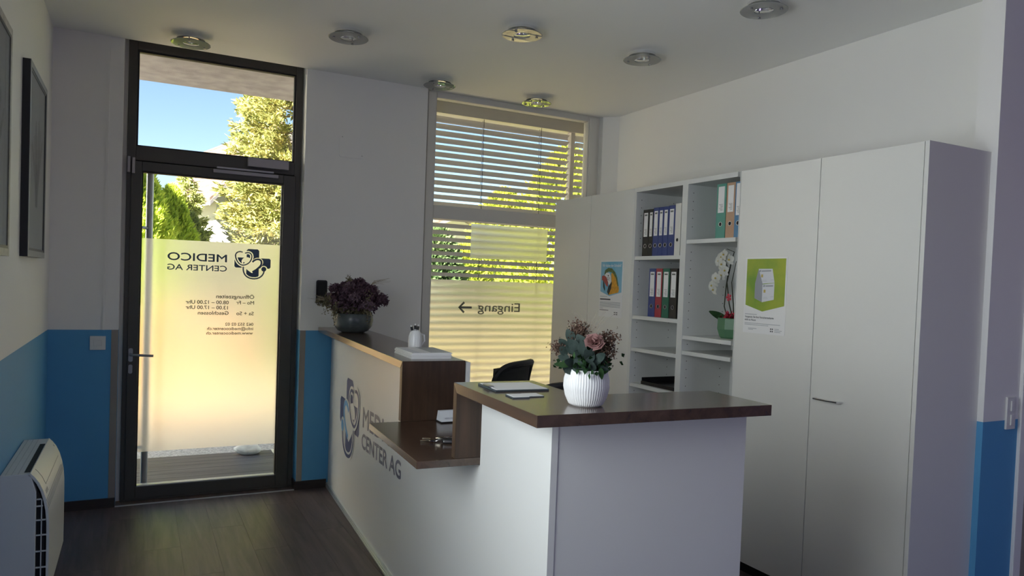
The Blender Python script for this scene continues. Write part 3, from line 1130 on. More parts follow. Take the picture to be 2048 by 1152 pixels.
z1, z2, z3 = 1.7765, 1.3765, 1.8695
binder(3.932, 3.994, z1, 0.312, 'black', 'black ring binder at the window end of the upper binder row')
binder(3.887, 3.929, z1, 0.312, 'black', 'narrow black ring binder pressed against the blue binders')
binder(3.829, 3.884, z1, 0.318, 'blue', 'blue ring binder right of the black ones on the upper shelf')
binder(3.782, 3.826, z1, 0.318, 'blue', 'narrow blue ring binder second from the black ones')
binder(3.731, 3.779, z1, 0.318, 'blue', 'blue ring binder with handwriting, third from the black ones')
binder(3.666, 3.728, z1, 0.320, 'blue', 'wide blue ring binder next to the white one')
binder(3.609, 3.663, z1, 0.328, 'white', 'white ring binder at the right end of the upper row', lab=None, holez=0.30)
binder(3.835, 3.904, z2, 0.318, 'blue', 'blue ring binder left of the red one on the lower shelf')
binder(3.767, 3.832, z2, 0.318, 'red', 'red ring binder on the lower shelf')
binder(3.694, 3.763, z2, 0.318, 'green', 'dark green ring binder on the lower shelf')
binder(3.618, 3.690, z2, 0.318, 'black', 'black ring binder right of the green one on the lower shelf')
binder(3.219, 3.296, z3, 0.318, 'teal', 'pastel teal ring binder on the shelf above the orchid', lab=(0.47, 0.95), holez=0.26)
binder(3.146, 3.215, z3, 0.318, 'tan', 'pastel tan ring binder between teal and blue ones', lab=(0.47, 0.95), holez=0.26)
binder(3.088, 3.147, z3, 0.318, 'sky', 'pastel blue ring binder half hidden by the wardrobe', lab=(0.40, 0.97), holez=0.26)
tr = thing('document_tray', 'flat black document tray on the lowest visible shelf', 'tray', (XF + 0.03, 3.78, 0.9185))
trb = MB()
trb.box(0.0, 0.33, -0.17, 0.17, 0, 0.006)
trb.box(0.0, 0.006, -0.17, 0.17, 0.006, 0.022)
trb.box(0.324, 0.33, -0.17, 0.17, 0.006, 0.045)
trb.box(0.006, 0.324, -0.17, -0.164, 0.006, 0.045)
trb.box(0.006, 0.324, 0.164, 0.17, 0.006, 0.045)
trb.build('tray_body', 'plastic_black', tr)


# posters
def poster(name, label, y1, y0, z0, z1):
    """y1 is the left edge seen from the room"""
    t = thing(name, label, 'poster', (XF - 0.0012, y1, z0))
    w, h = y1 - y0, z1 - z0
    m = frame_matrix((0, 0, 0), (0, -1, 0), (0, 0, 1))
    box('sheet', -0.0006, 0.0010, -w, 0, 0, h, 'paper', t)
    return t, m, w, h


mat('poster_blue', (0.13, 0.42, 0.62), 0.5, color2=(0.36, 0.58, 0.70), vscale=3)
mat('poster_green', (0.17, 0.32, 0.035), 0.5, color2=(0.42, 0.47, 0.04), vscale=5)
mat('card_white', (0.66, 0.68, 0.72), 0.5)
mat('card_grey', (0.30, 0.32, 0.36), 0.5)
mat('card_gold', (0.50, 0.38, 0.10), 0.5)
mat('parrot_orange', (0.66, 0.32, 0.03), 0.6, var=0.2, vscale=60)
mat('parrot_green', (0.12, 0.17, 0.06), 0.6, var=0.3, vscale=60)
mat('parrot_black', (0.03, 0.03, 0.03), 0.6)
mat('parrot_red', (0.40, 0.08, 0.07), 0.6, var=0.2, vscale=40)
mat('print_dark', (0.05, 0.05, 0.06), 0.6)

t, m, w, h = poster('wall_poster', 'poster with a colourful parrot head on the cabinet near the window', 4.440, 4.157, 1.347, 1.752)
flat('poster_picture', [[(0.012, h - 0.010), (w - 0.012, h - 0.010), (w - 0.012, 0.180), (w * 0.45, 0.150), (0.012, 0.182)]], m, 0.0007, 'poster_blue', t)
flat('parrot_body', [[(0.118, 0.158), (0.235, 0.178), (0.242, 0.20), (0.225, 0.25), (0.205, 0.30), (0.17, 0.325), (0.14, 0.31), (0.15, 0.25), (0.13, 0.19)]], m, 0.0014, 'parrot_orange', t)
flat('parrot_crest', [[(0.055, 0.30), (0.065, 0.335), (0.105, 0.352), (0.15, 0.348), (0.19, 0.32), (0.215, 0.285), (0.235, 0.225), (0.225, 0.22), (0.20, 0.28), (0.16, 0.315), (0.11, 0.325)]], m, 0.0020, 'parrot_green', t)
flat('parrot_face', [[(0.06, 0.30), (0.085, 0.318), (0.12, 0.316), (0.14, 0.29), (0.145, 0.24), (0.125, 0.225), (0.105, 0.25), (0.09, 0.28)]], m, 0.0026, 'paper', t)
flat('parrot_throat', [[(0.118, 0.158), (0.10, 0.18), (0.115, 0.22), (0.15, 0.255), (0.155, 0.24), (0.145, 0.20)]], m, 0.0026, 'parrot_black', t)
flat('parrot_beak', [[(0.03, 0.292), (0.055, 0.298), (0.085, 0.285), (0.108, 0.25), (0.105, 0.215), (0.085, 0.225), (0.065, 0.245), (0.045, 0.262), (0.03, 0.262)]], m, 0.0032, 'parrot_red', t)
flat('parrot_beak_tip', [[(0.045, 0.262), (0.06, 0.245), (0.072, 0.20), (0.068, 0.185), (0.05, 0.215)]], m, 0.0034, 'parrot_black', t)
flat('parrot_eye', [[(0.108 + 0.006 * math.cos(a), 0.295 + 0.006 * math.sin(a)) for a in np.linspace(0, 5.5, 8)]] + stroke([(0.09, 0.27), (0.125, 0.265)], 0.003) + stroke([(0.092, 0.28), (0.13, 0.278)], 0.003), m, 0.0034, 'parrot_black', t)
lettering('Wir halten den Schnabel!', m @ Matrix.Translation((0.028, h - 0.046, 0.0016)), w - 0.052, 0.020, 'paper', t, bold=0.01)
flat('small_print', [[(0.012, y_), (0.012 + l_, y_), (0.012 + l_, y_ + 0.003), (0.012, y_ + 0.003)] for y_, l_ in ((0.105, 0.25), (0.097, 0.25), (0.089, 0.25), (0.081, 0.25), (0.072, 0.25), (0.145, 0.09), (0.060, 0.04))], m, 0.0007, 'card_grey', t)
flat('small_heading', [[(0.012, y_), (0.012 + l_, y_), (0.012 + l_, y_ + h_), (0.012, y_ + h_)] for y_, l_, h_ in ((0.122, 0.13, 0.009), (0.047, 0.11, 0.004))] + [[(a, c), (a + 0.018, c), (a + 0.018, c + 0.006), (a, c + 0.006)] for a in (0.19, 0.215) for c in (0.02, 0.033)], m, 0.0007, 'print_dark', t)

t, m, w, h = poster('wall_poster', 'green poster with a paper house of insurance cards on the wardrobe', 3.012, 2.719, 1.340, 1.752)
flat('poster_picture', [[(0.012, h - 0.008), (w - 0.010, h - 0.008), (w - 0.010, 0.155), (0.135, 0.120), (0.012, 0.152)]], m, 0.0007, 'poster_green', t)
flat('card_roof', [[(0.098, 0.350), (0.195, 0.350), (0.212, 0.276), (0.130, 0.270)]], m, 0.0014, 'card_white', t)
flat('card_wall', [[(0.130, 0.266), (0.212, 0.274), (0.212, 0.186), (0.130, 0.170)]], m, 0.0014, 'card_white', t)
flat('card_side', [[(0.098, 0.350), (0.130, 0.270), (0.130, 0.170), (0.076, 0.190), (0.076, 0.272)]], m, 0.0012, 'card_grey', t)
flat('card_print', [[(x_, y_), (x_ + l_, y_ + 0.002), (x_ + l_, y_ + h_), (x_, y_ + h_ - 0.002)] for x_, y_, l_, h_ in ((0.104, 0.332, 0.012, 0.012), (0.120, 0.334, 0.066, 0.009), (0.136, 0.252, 0.012, 0.012), (0.152, 0.254, 0.052, 0.009), (0.126, 0.288, 0.030, 0.003), (0.126, 0.281, 0.034, 0.003), (0.138, 0.196, 0.028, 0.003), (0.138, 0.189, 0.032, 0.003), (0.186, 0.290, 0.02, 0.003), (0.188, 0.200, 0.02, 0.003))], m, 0.0021, 'card_grey', t)
flat('card_chip', [[(x_, y_), (x_ + 0.013, y_), (x_ + 0.013, y_ + 0.016), (x_, y_ + 0.016)] for x_, y_ in ((0.118, 0.304), (0.140, 0.222))], m, 0.0021, 'card_gold', t)
lettering('Vergessen Sie Ihre Versichertenkarte', m @ Matrix.Translation((0.012, 0.083, 0.0012)), 0.205, 0.0105, 'print_dark', t, bold=0.012)
lettering('nicht zu Hause', m @ Matrix.Translation((0.012, 0.067, 0.0012)), 0.080, 0.0105, 'print_dark', t, bold=0.012)
flat('small_print', [[(x_, y_), (x_ + l_, y_), (x_ + l_, y_ + 0.0025), (x_, y_ + 0.0025)] for x_, y_, l_ in ((0.012, 0.101, 0.085), (0.012, 0.052, 0.25), (0.012, 0.044, 0.17), (0.040, 0.024, 0.06), (0.040, 0.018, 0.035), (0.225, 0.030, 0.03), (0.225, 0.022, 0.05), (0.225, 0.014, 0.04))], m, 0.0007, 'card_grey', t)
flat('corner_mark', [[(a, c), (a + 0.007, c), (a + 0.007, c + 0.007), (a, c + 0.007)] for a in (0.196, 0.208) for c in (0.014, 0.026)], m, 0.0007, 'print_dark', t)

# ================================================================== CEILING LIGHTS
CL = [(0.270, 5.129, 'round glass-disc ceiling downlight above the entrance door'),
      (1.106, 4.454, 'round glass-disc ceiling downlight above the far end of the counter'),
      (1.966, 3.827, 'round glass-disc ceiling downlight at the middle of the ceiling'),
      (2.825, 3.815, 'round glass-disc ceiling downlight above the open shelves'),
      (2.835, 2.808, 'round glass-disc ceiling downlight nearest to the wardrobe, at the picture top'),
      (1.969, 5.146, 'round glass-disc ceiling downlight before the left edge of the window'),
      (2.814, 5.180, 'round glass-disc ceiling downlight before the right half of the window')]
proto = None
for i, (lx, ly, lab) in enumerate(CL):
    if proto is None:
        t = thing('ceiling_light', lab, 'light', (lx, ly, ZC), 0, 'glass-disc ceiling downlights')
        b = MB()
        b.lathe([(0.060, 0.0), (0.085, 0.0), (0.085, -0.016), (0.078, -0.020), (0.062, -0.020), (0.058, -0.004), (0.060, 0.0)], 40, cap0=False, cap1=False)
        b.build('ring', 'chrome', t, smooth=True)
        b = MB()
        b.lathe([(0.058, -0.006), (0.052, -0.002), (0.022, -0.001), (0.0005, -0.001)], 32, cap0=False, cap1=True)
        b.build('reflector', 'chrome', t, smooth=True)
        b = MB()
        b.lathe([(0.048, -0.042), (0.116, -0.042), (0.119, -0.0395), (0.116, -0.037), (0.048, -0.037), (0.048, -0.042)], 48, cap0=False, cap1=False)
        b.build('glass_disc', 'lamp_glass', t, smooth=True)
        for k in range(3):
            a = R(20 + 120 * k)
            b = MB()
            b.lathe([(0.0035, -0.018), (0.0035, -0.044), (0.0075, -0.044), (0.0075, -0.050), (0.0005, -0.051)], 10, (0.094 * math.cos(a) * 0.93, 0.094 * math.sin(a) * 0.93, 0))
            b.build('stud', 'dark_steel', t, smooth=True)
        proto = t
    else:
        t = copy_tree(proto)
        t.location = (lx, ly, ZC)
        t.rotation_euler = (0, 0, R(40 * i))
        t['label'] = lab

# ================================================================== WALL FITTINGS
t = thing('light_switch', 'white square light switch on the blue wall left of the door', 'switch', (-0.223, YB, 1.080))
box('plate', -0.045, 0.045, -0.010, 0, -0.045, 0.045, 'plastic_white', t, 0.003)
box('rocker', -0.024, 0.024, -0.014, -0.010, -0.020, 0.022, 'plastic_white', t, 0.002)
t = tag(MB().box(-0.0075, 0.0075, -0.012, 0, 1.125, ZC).build('cable_duct', 'paint_room', None, loc=(-0.192, YB, 0)), 'thin white cable duct running from the switch up to the ceiling', 'cable duct')
t = thing('light_switch', 'white double switch plate beside the tall wardrobe at the right', 'switch', (3.640, 1.955, 1.042))
box('plate', -0.036, 0.036, -0.010, 0, -0.076, 0.076, 'plastic_white', t, 0.003)
box('rocker', -0.010, 0.016, -0.016, -0.010, -0.056, -0.006, 'plastic_white', t, 0.002)
box('rocker', -0.010, 0.016, -0.016, -0.010, 0.010, 0.058, 'plastic_white', t, 0.002)
t = thing('wall_panel', 'black rounded intercom panel on the wall behind the dried flowers', 'intercom', (1.198, YB, 1.452))
MB().prism(rrect(-0.039, 0.039, -0.083, 0.083, 0.014), -0.014, 0, 'y').build('housing', 'plastic_black', t, smooth=True)
MB().prism(rrect(-0.030, 0.030, -0.020, 0.070, 0.006), -0.0155, -0.014, 'y').build('screen', 'black_void', t, smooth=True)
t = thing('access_cover', 'white square access cover high on the wall between door and window', 'cover plate', (1.392, YB, 2.532))
MB().prism(rrect(-0.095, 0.095, -0.083, 0.083, 0.014), -0.008, 0, 'y').build('cover', 'paint_white', t, smooth=True)
sc = MB()
for sx, sz in ((-0.075, 0.063), (0.075, -0.063)):
    sc.tube([(sx, -0.008, sz), (sx, -0.0095, sz)], 0.004, 8)
sc.build('screw', 'plastic_grey', t)


# pictures on the left wall
def picture(label, y0, y1, z0, z1, outer, seed):
    t = thing('framed_picture', label, 'picture', (XL, (y0 + y1) / 2, z0), 0, 'framed pictures on the left wall')
    w, h = (y1 - y0) / 2, z1 - z0
    fw, dp = 0.030, 0.032
    for a, b_, c, d in ((-w, -w + fw, 0, h), (w - fw, w, 0, h), (-w + fw, w - fw, 0, fw), (-w + fw, w - fw, h - fw, h)):
        fb = box('frame_bar', 0, dp, a, b_, c, d, 'frame_black' if outer == 'frame_black' else outer, t, 0.001)
        if outer == 'frame_black':
            box('frame_face', dp, dp + 0.002, a, b_, c, d, 'frame_pewter', fb)
    for a, b_, c, d in ((-w + fw, -w + fw + 0.012, fw, h - fw), (w - fw - 0.012, w - fw, fw, h - fw), (-w + fw + 0.012, w - fw - 0.012, fw, fw + 0.012), (-w + fw + 0.012, w - fw - 0.012, h - fw - 0.012, h - fw)):
        box('inner_lip', 0.004, dp - 0.001, a, b_, c, d, 'frame_black', t)
    box('print', 0.004, dp - 0.005, -w + fw + 0.012, w - fw - 0.012, fw + 0.012, h - fw - 0.012, 'art_paper', t)
    rr = random.Random(seed)
    polys = []
    mm = frame_matrix((dp - 0.0047, 0, 0), (0, 1, 0), (0, 0, 1))
    for k in range(26):
        a = rr.uniform(-1.2, 1.2)
        r0 = rr.uniform(0.10, 0.24)
        cx, cz = rr.uniform(-0.03, 0.03), h * 0.45
        p = bez((cx, cz - 0.16), (cx + 0.2 * r0 * math.sin(a), cz - 0.02), (cx + 0.8 * r0 * math.sin(a), cz + 0.1), (cx + r0 * math.sin(a), cz + r0 * math.cos(a) * 1.3), 7)
        polys += stroke(p, rr.uniform(0.006, 0.018))
    flat('plant_drawing', polys, mm, 0, 'art_ink', t)
    ring = [(0.16 * math.cos(a * PI / 18), h * 0.5 + 0.22 * math.sin(a * PI / 18)) for a in range(36)]
    if outer == 'frame_silver':
        flat('white_circle', stroke(ring, 0.004, True), mm, 0.0008, 'art_line', t)
    box('cover_glass', dp - 0.0030, dp - 0.0015, -w + fw + 0.012, w - fw - 0.012, fw + 0.012, h - fw - 0.012, 'pane_glass', t)
    return t


picture('dark framed botanical picture on the left wall nearest to the door', 4.115, 4.800, 1.606, 2.532, 'frame_black', 3)
picture('silver framed picture on the left wall cut by the picture edge', 2.885, 3.570, 1.597, 2.505, 'frame_silver', 5)

# ================================================================== CONSOLE AIR CONDITIONER
ac = thing('air_conditioner', 'white floor-standing air conditioner at the left wall', 'air conditioner', (XL + 0.002, 4.016, 0))
HY = 0.366
prof_body = [(0.0, 0.0), (0.130, 0.0), (0.130, 0.600), (0.118, 0.640), (0.110, 0.672), (0.104, 0.680), (0.0, 0.680)]
MB().prism(prof_body, -HY, HY, 'y').build('body', 'plastic_white', ac, bevel=0.003)


def ac_curve(off):
    pts = [(0.108, 0.682), (0.124, 0.664), (0.140, 0.640), (0.155, 0.605), (0.166, 0.565), (0.174, 0.520), (0.178, 0.470), (0.179, 0.40), (0.179, 0.14)]
    return [(a + off, c) for a, c in pts]


o1 = ac_curve(0.0)
o2 = [(a - 0.010, c - 0.004) for a, c in reversed(o1)]
fp = MB().prism(o1 + o2, -HY, HY, 'y').build('front_cover', 'plastic_white', ac, smooth=True)
MB().prism([(0.131, 0.02), (0.150, 0.02), (0.176, 0.135), (0.176, 0.139), (0.131, 0.139)], -HY, HY, 'y').build('lower_flap', 'plastic_white', ac, smooth=True)
MB().prism([(0.131, 0.14), (0.160, 0.14), (0.164, 0.46), (0.150, 0.56), (0.131, 0.62)], -HY + 0.010, HY - 0.010, 'y').build('side_grille', 'black_void', ac)
gb = MB()
for z in (0.20, 0.27, 0.34, 0.41, 0.475, 0.535, 0.565):
    xe = 0.170 if z < 0.47 else 0.166 - (z - 0.47) * 0.18
    gb.box(0.130, xe, -HY + 0.001, -HY + 0.009, z, z + 0.005)
gb.box(0.148, 0.152, -HY + 0.001, -HY + 0.009, 0.14, 0.565)
gb.build('grille_bars', 'plastic_white', ac)
vb = MB().box(0.082, 0.104, -HY + 0.03, HY - 0.13, 0.6802, 0.6812).build('air_outlet', 'black_void', ac)
for k in range(3):
    box('top_groove', 0.018 + 0.022 * k, 0.0195 + 0.022 * k, -HY, HY, 0.6800, 0.6806, 'plastic_grey', ac)
# seams, buttons and vent slits on the curved cover


def ac_strip(name, i0, t0, i1, t1, y0, y1, mt, lift=0.0012):
    def pt(i, t):
        a, b_ = o1[i], o1[i + 1]
        return (a[0] + (b_[0] - a[0]) * t, a[1] + (b_[1] - a[1]) * t)
    p, q = pt(i0, t0), pt(i1, t1)
    n = Vector((p[1] - q[1], q[0] - p[0])).normalized()
    if n.x < 0:
        n = -n
    n *= lift
    return [(p[0] + n.x, p[1] + n.y), (q[0] + n.x, q[1] + n.y), (q[0], q[1]), (p[0], p[1])]


sb = MB()
for i, t_ in ((2, 0.95), (4, 0.1)):
    sb.prism(ac_strip('s', i, t_ - 0.03, i, t_ + 0.03, 0, 0, ''), -HY + 0.10 if i == 2 else -HY, HY - 0.08, 'y')
sb.prism(ac_strip('s', 0, 0.4, 1, 0.0, 0, 0, ''), -HY + 0.10, -HY + 0.104, 'y')
sb.prism(ac_strip('s', 1, 0.0, 2, 0.0, 0, 0, ''), -HY + 0.10, -HY + 0.104, 'y')
sb.prism(ac_strip('s', 2, 0.0, 2, 0.95, 0, 0, ''), -HY + 0.10, -HY + 0.104, 'y')
sb.build('cover_seam', 'plastic_grey', ac)
sl = MB()
for k in range(30):
    y = -HY + 0.02 + k * 0.0235
    sl.prism(ac_strip('v', 4, 0.25, 5, 0.0, 0, 0, '', 0.0008), y, y + 0.006, 'y')
sl.build('vent_slit', 'plastic_grey', ac)['kind'] = 'stuff'
bt = MB()
for k, (y, i) in enumerate(((-HY + 0.05, 3), (-HY + 0.075, 3), (-HY + 0.10, 3), (HY - 0.05, 1))):
    bt.prism(ac_strip('b', i, 0.3, i, 0.7, 0, 0, '', 0.001), y, y + 0.012, 'y')
bt.build('button', 'plastic_grey', ac)
# wall pipe cover and cable clip beside the unit
t = tag(MB().box(0, 0.028, 0, 0.80, 0.635, 0.655).build('pipe_cover', 'plastic_white', None, loc=(XL, 2.62, 0), bevel=0.004), 'slim white pipe cover on the left wall before the air conditioner', 'pipe cover')


# ================================================================== OFFICE CHAIRS
def make_chair(label, loc, rz):
    t = thing('office_chair', label, 'chair', loc, rz, 'office chairs behind the counter')
    W, zb, zt = 0.255, 0.56, 1.078
    def back(u, v):
        """u -1..1 across, v 0..1 up"""
        wv = W * (0.72 + 0.34 * v - 0.05 * v * v)
        return Vector((u * wv, 0.20 + 0.05 * v - 0.085 * u * u, zb + (zt - zb) * v - 0.012 * (abs(u) ** 3) * v))
    pts = []
    for k in range(44):
        a = 2 * PI * k / 44
        cu_, sv_ = math.cos(a), math.sin(a)
        u = math.copysign(abs(cu_) ** 0.42, cu_)
        v = 0.5 + 0.5 * math.copysign(abs(sv_) ** 0.42, sv_)
        pts.append(back(u * (1.0 - 0.28 * (1 - v) ** 2), v))
    MB().tube(pts, 0.019, 8, closed=True).build('back_frame', 'chair_black', t, smooth=True)
    vs, fs = [], []
    nu, nv = 12, 12
    for j in range(nv + 1):
        for i in range(nu + 1):
            v = 0.03 + 0.95 * j / nv
            u = (-1 + 2 * i / nu) * (0.98 - 0.28 * (1 - v) ** 2)
            vs.append(back(u, v) + Vector((0, -0.004, 0)))
    for j in range(nv):
        for i in range(nu):
            a = j * (nu + 1) + i
            fs.append((a, a + 1, a + nu + 2, a + nu + 1))
    o = MB().add(vs, fs).build('back_mesh', 'chair_mesh', t, smooth=True)
    so = o.modifiers.new('thickness', 'SOLIDIFY')
    so.thickness = 0.006
    b = MB()
    b.prism(rrect(-0.245, 0.245, -0.26, 0.22, 0.08, 6), 0.44, 0.51, 'z')
    b.build('seat', 'chair_fabric', t, smooth=True, bevel=0.02)
    b = MB()
    b.tube([(0, 0.10, 0.43), (0, 0.26, 0.45), (0, 0.285, 0.56), (0, 0.262, 0.80)], [0.03, 0.03, 0.026, 0.018], 8)
    b.build('back_support', 'chair_black', t, smooth=True)
    for s in (-1, 1):
        b = MB()
        b.tube([(s * 0.20, 0.0, 0.43), (s * 0.29, 0.02, 0.45), (s * 0.295, 0.02, 0.68)], 0.016, 8)
        b.box(s * 0.295 - 0.035, s * 0.295 + 0.035, -0.14, 0.10, 0.68, 0.705)
        b.build('armrest', 'chair_black', t, smooth=True)
    b = MB()
    b.lathe([(0.03, 0.07), (0.03, 0.25), (0.02, 0.25), (0.02, 0.41), (0.07, 0.41), (0.07, 0.44)], 16)
    b.build('gas_column', 'chair_black', t, smooth=True)
    for k in range(5):
        a = 2 * PI * k / 5 + 0.3
        c, s = math.cos(a), math.sin(a)
        b = MB()
        b.tube([(0, 0, 0.105), (0.15 * c, 0.15 * s, 0.098), (0.29 * c, 0.29 * s, 0.075)], [0.032, 0.024, 0.016], 8)
        leg = b.build('base_leg', 'chair_black', t, smooth=True)
        b = MB()
        for q in (-0.017, 0.017):
            p0 = Vector((0.29 * c - s * q - 0.007 * -s, 0.29 * s + c * q - 0.007 * c, 0.029))
            b.tube([p0, p0 + Vector((-s, c, 0)) * 0.014], 0.0285, 14)
        b.tube([(0.29 * c, 0.29 * s, 0.03), (0.29 * c, 0.29 * s, 0.085)], 0.006, 6)
        b.build('caster', 'plastic_black', leg, smooth=True)
    return t


make_chair('black mesh-back office chair standing before the frosted window', (1.97, 4.12, 0), R(197 + 20))
make_chair('black office chair behind the counter, mostly hidden by the white vase', (1.90, 3.25, 0), R(180 + 8))


# ================================================================== THINGS ON THE COUNTER
def blobs(n, centre, rad, squash, size, lower=-0.4, shell=0.45):
    """small four-sided petals scattered in a rounded head"""
    d = rng.normal(size=(n * 3, 3))
    d = unit(d)
    d = d[d[:, 2] > lower][:n]
    r = rad * (shell + (1 - shell) * rng.random((len(d), 1)) ** 0.5)
    c = np.array(centre) + d * r * np.array([1, 1, squash])
    return c, d


def floret_quads(c, d, size, per=5):
    out = []
    for k in range(per):
        dd = unit(d * 0.5 + rng.normal(size=d.shape) * 0.8)
        out.append(sprigs(c + rng.normal(size=c.shape) * size * 0.35, dd, size * (0.7 + 0.6 * rng.random(len(c))), size * 0.38))
    return np.concatenate(out)


ZTOP = ZT
bw = thing('dried_flower_bowl', 'dark grey ceramic bowl of dried purple flowers at the counter end', 'flower arrangement', (1.306, 4.895, ZTOP))
b = MB()
b.lathe([(0.070, 0.0), (0.100, 0.012), (0.126, 0.045), (0.134, 0.085), (0.128, 0.122), (0.122, 0.130), (0.116, 0.126), (0.120, 0.085), (0.10, 0.04), (0.001, 0.03)], 40, cap1=False)
b.build('bowl', 'bowl_grey', bw, smooth=True)
heads = []
for k in range(46):
    a = rng.uniform(0, 2 * PI)
    rr = 0.205 * math.sqrt(rng.random())
    z = 0.335 - 0.9 * rr * rr / 0.205 * 0.62 + rng.uniform(-0.05, 0.012)
    heads.append((rr * math.cos(a) * 1.14, rr * math.sin(a), z, rng.uniform(0.026, 0.046)))
groups = {'bloom_purple': [], 'bloom_mauve': [], 'bloom_straw': []}
st = MB()
for i, (hx, hy, hz, hr) in enumerate(heads):
    key = 'bloom_straw' if (hx < -0.09 and hz < 0.27 and i % 2) else ('bloom_mauve' if i % 3 == 0 else 'bloom_purple')
    c, d = blobs(110, (hx, hy, hz), hr, 0.8, 0.01, -0.7, 0.5)
    groups[key].append(floret_quads(c, d, 0.013, 3))
    st.tube([(hx * 0.30, hy * 0.30, 0.07), (hx * 0.6, hy * 0.6, 0.16), (hx, hy, hz)], 0.0016, 4)
for key, arr in groups.items():
    if arr:
        quads('bloom_cluster', np.concatenate(arr), key, bw)['kind'] = 'stuff'
# inner filling of the bunch, leaves at the rim, and dry grasses
c, d = blobs(900, (0, 0, 0.20), 0.17, 0.55, 0.02, -0.5, 0.2)
quads('filler_leaf', floret_quads(c, d, 0.022, 2), 'bloom_purple', bw)['kind'] = 'stuff'
c, d = blobs(700, (0, 0, 0.155), 0.115, 0.42, 0.02, -0.6, 0.2)
quads('filler_leaf', floret_quads(c, d, 0.022, 2), 'bloom_straw', bw)['kind'] = 'stuff'
st.build('stem', 'stem_dark', bw)
gp = []
gr = MB()
for k in range(34):
    a0 = rng.uniform(0.4, 1.2) if k < 15 else rng.uniform(2.3, 3.9)
    L = rng.uniform(0.10, 0.17)
    up = 1.0 if k < 15 else -0.1
    base = Vector((0.08, 0.0, 0.27)) if k < 15 else Vector((-0.13, -0.02, 0.22))
    dx = (1 if k < 15 else -1)
    p = [base, base + Vector((dx * L * 0.35, rng.uniform(-.02, .02), L * 0.5 * up)), base + Vector((dx * L * (0.8 + 0.3 * rng.random()), rng.uniform(-.04, .04), L * (0.62 if up > 0 else 0.1) + rng.uniform(-.02, .02)))]
    q = [Vector(p[0]).lerp(Vector(p[1]), 0.5)]
    gr.tube([p[0], p[1], p[2]], [0.0011, 0.0011, 0.0006], 4)
gr.build('dry_grass', 'straw', bw)['kind'] = 'stuff'
for k, (fx, fy, fz, fl) in enumerate(((-0.055, -0.06, 0.33, 0.055), (0.045, -0.19, 0.17, 0.10), (-0.19, -0.05, 0.19, 0.07), (-0.15, -0.10, 0.14, 0.08))):
    c = np.array([[fx, fy, fz]]) + rng.normal(size=(160, 3)) * np.array([0.010, 0.010, fl * 0.42])
    d = rng.normal(size=(160, 3)) * 0.6 + np.array([0, -0.3, 0.5])
    quads('bunny_tail', sprigs(c, d, 0.022, 0.0035), 'bloom_straw', bw)

# brochures, pen holder with pens
for k in range(6):
    lab = ['white brochure at the bottom of the stack on the raised counter', 'white brochure second from the bottom of the stack on the raised counter',
           'white brochure third from the bottom of the stack on the raised counter', 'white brochure third from the top of the stack on the raised counter',
           'white brochure directly under the topmost one on the raised counter', 'topmost brochure of the stack on the raised counter, with a grey cover picture'][k]
    t = thing('brochure', lab, 'brochure', (1.2535 + 0.004 * ((k * 7) % 3 - 1), 3.385 + 0.004 * ((k * 5) % 3 - 1), ZTOP + 0.0045 * k), R(-2.8), 'brochures stacked on the counter')
    box('pages', -0.099, 0.099, -0.148, 0.148, 0.0001, 0.0043, 'paper', t)
    if k == 5:
        mat('brochure_grey', (0.30, 0.31, 0.34), 0.3)
        box('cover_print', -0.097, -0.055, -0.146, 0.146, 0.0043, 0.0046, 'card_white', t)
        box('cover_photo', 0.0, 0.096, -0.12, 0.146, 0.0043, 0.0046, 'brochure_grey', t)
t = thing('pen_holder', 'white rounded ceramic pen holder behind the brochures', 'pen holder', (1.283, 3.580, ZTOP))
b = MB()
b.lathe([(0.030, 0.0), (0.034, 0.004), (0.036, 0.03), (0.036, 0.06), (0.034, 0.08), (0.028, 0.098), (0.018, 0.110), (0.015, 0.110), (0.024, 0.096), (0.030, 0.078), (0.031, 0.03), (0.001, 0.012)], 26, cap1=False)
b.build('holder_body', 'ceramic_white', t, smooth=True)
b = MB()
b.tube([(0.030, 0.0, 0.09), (0.048, 0, 0.085), (0.052, 0, 0.055), (0.036, 0, 0.035)], 0.0045, 8)
b.build('holder_ear', 'ceramic_white', t, smooth=True)
for k, (dx, dy, lab) in enumerate(((-0.026, -0.004, 'black and white pen leaning left in the pen holder'), (0.000, 0.006, 'black and white pen standing upright in the pen holder'), (0.016, 0.0, 'black and white pen leaning right in the pen holder'))):
    t = thing('pen', lab, 'pen', (1.283, 3.580, ZTOP + 0.016), 0, 'pens in the white holder')
    tip = Vector((dx, dy, 0.128 - 0.25 * abs(dx)))
    b0 = Vector((-dx * 0.25, -dy * 0.2, 0.0))
    MB().tube([b0, b0.lerp(tip, 0.80)], 0.0045, 8).build('barrel', 'plastic_white', t, smooth=True)
    MB().tube([b0.lerp(tip, 0.78), b0.lerp(tip, 0.93)], 0.0068, 8).build('grip', 'plastic_black', t, smooth=True)
    MB().tube([b0.lerp(tip, 0.93), tip], [0.004, 0.0028], 8).build('clicker', 'plastic_white', t, smooth=True)

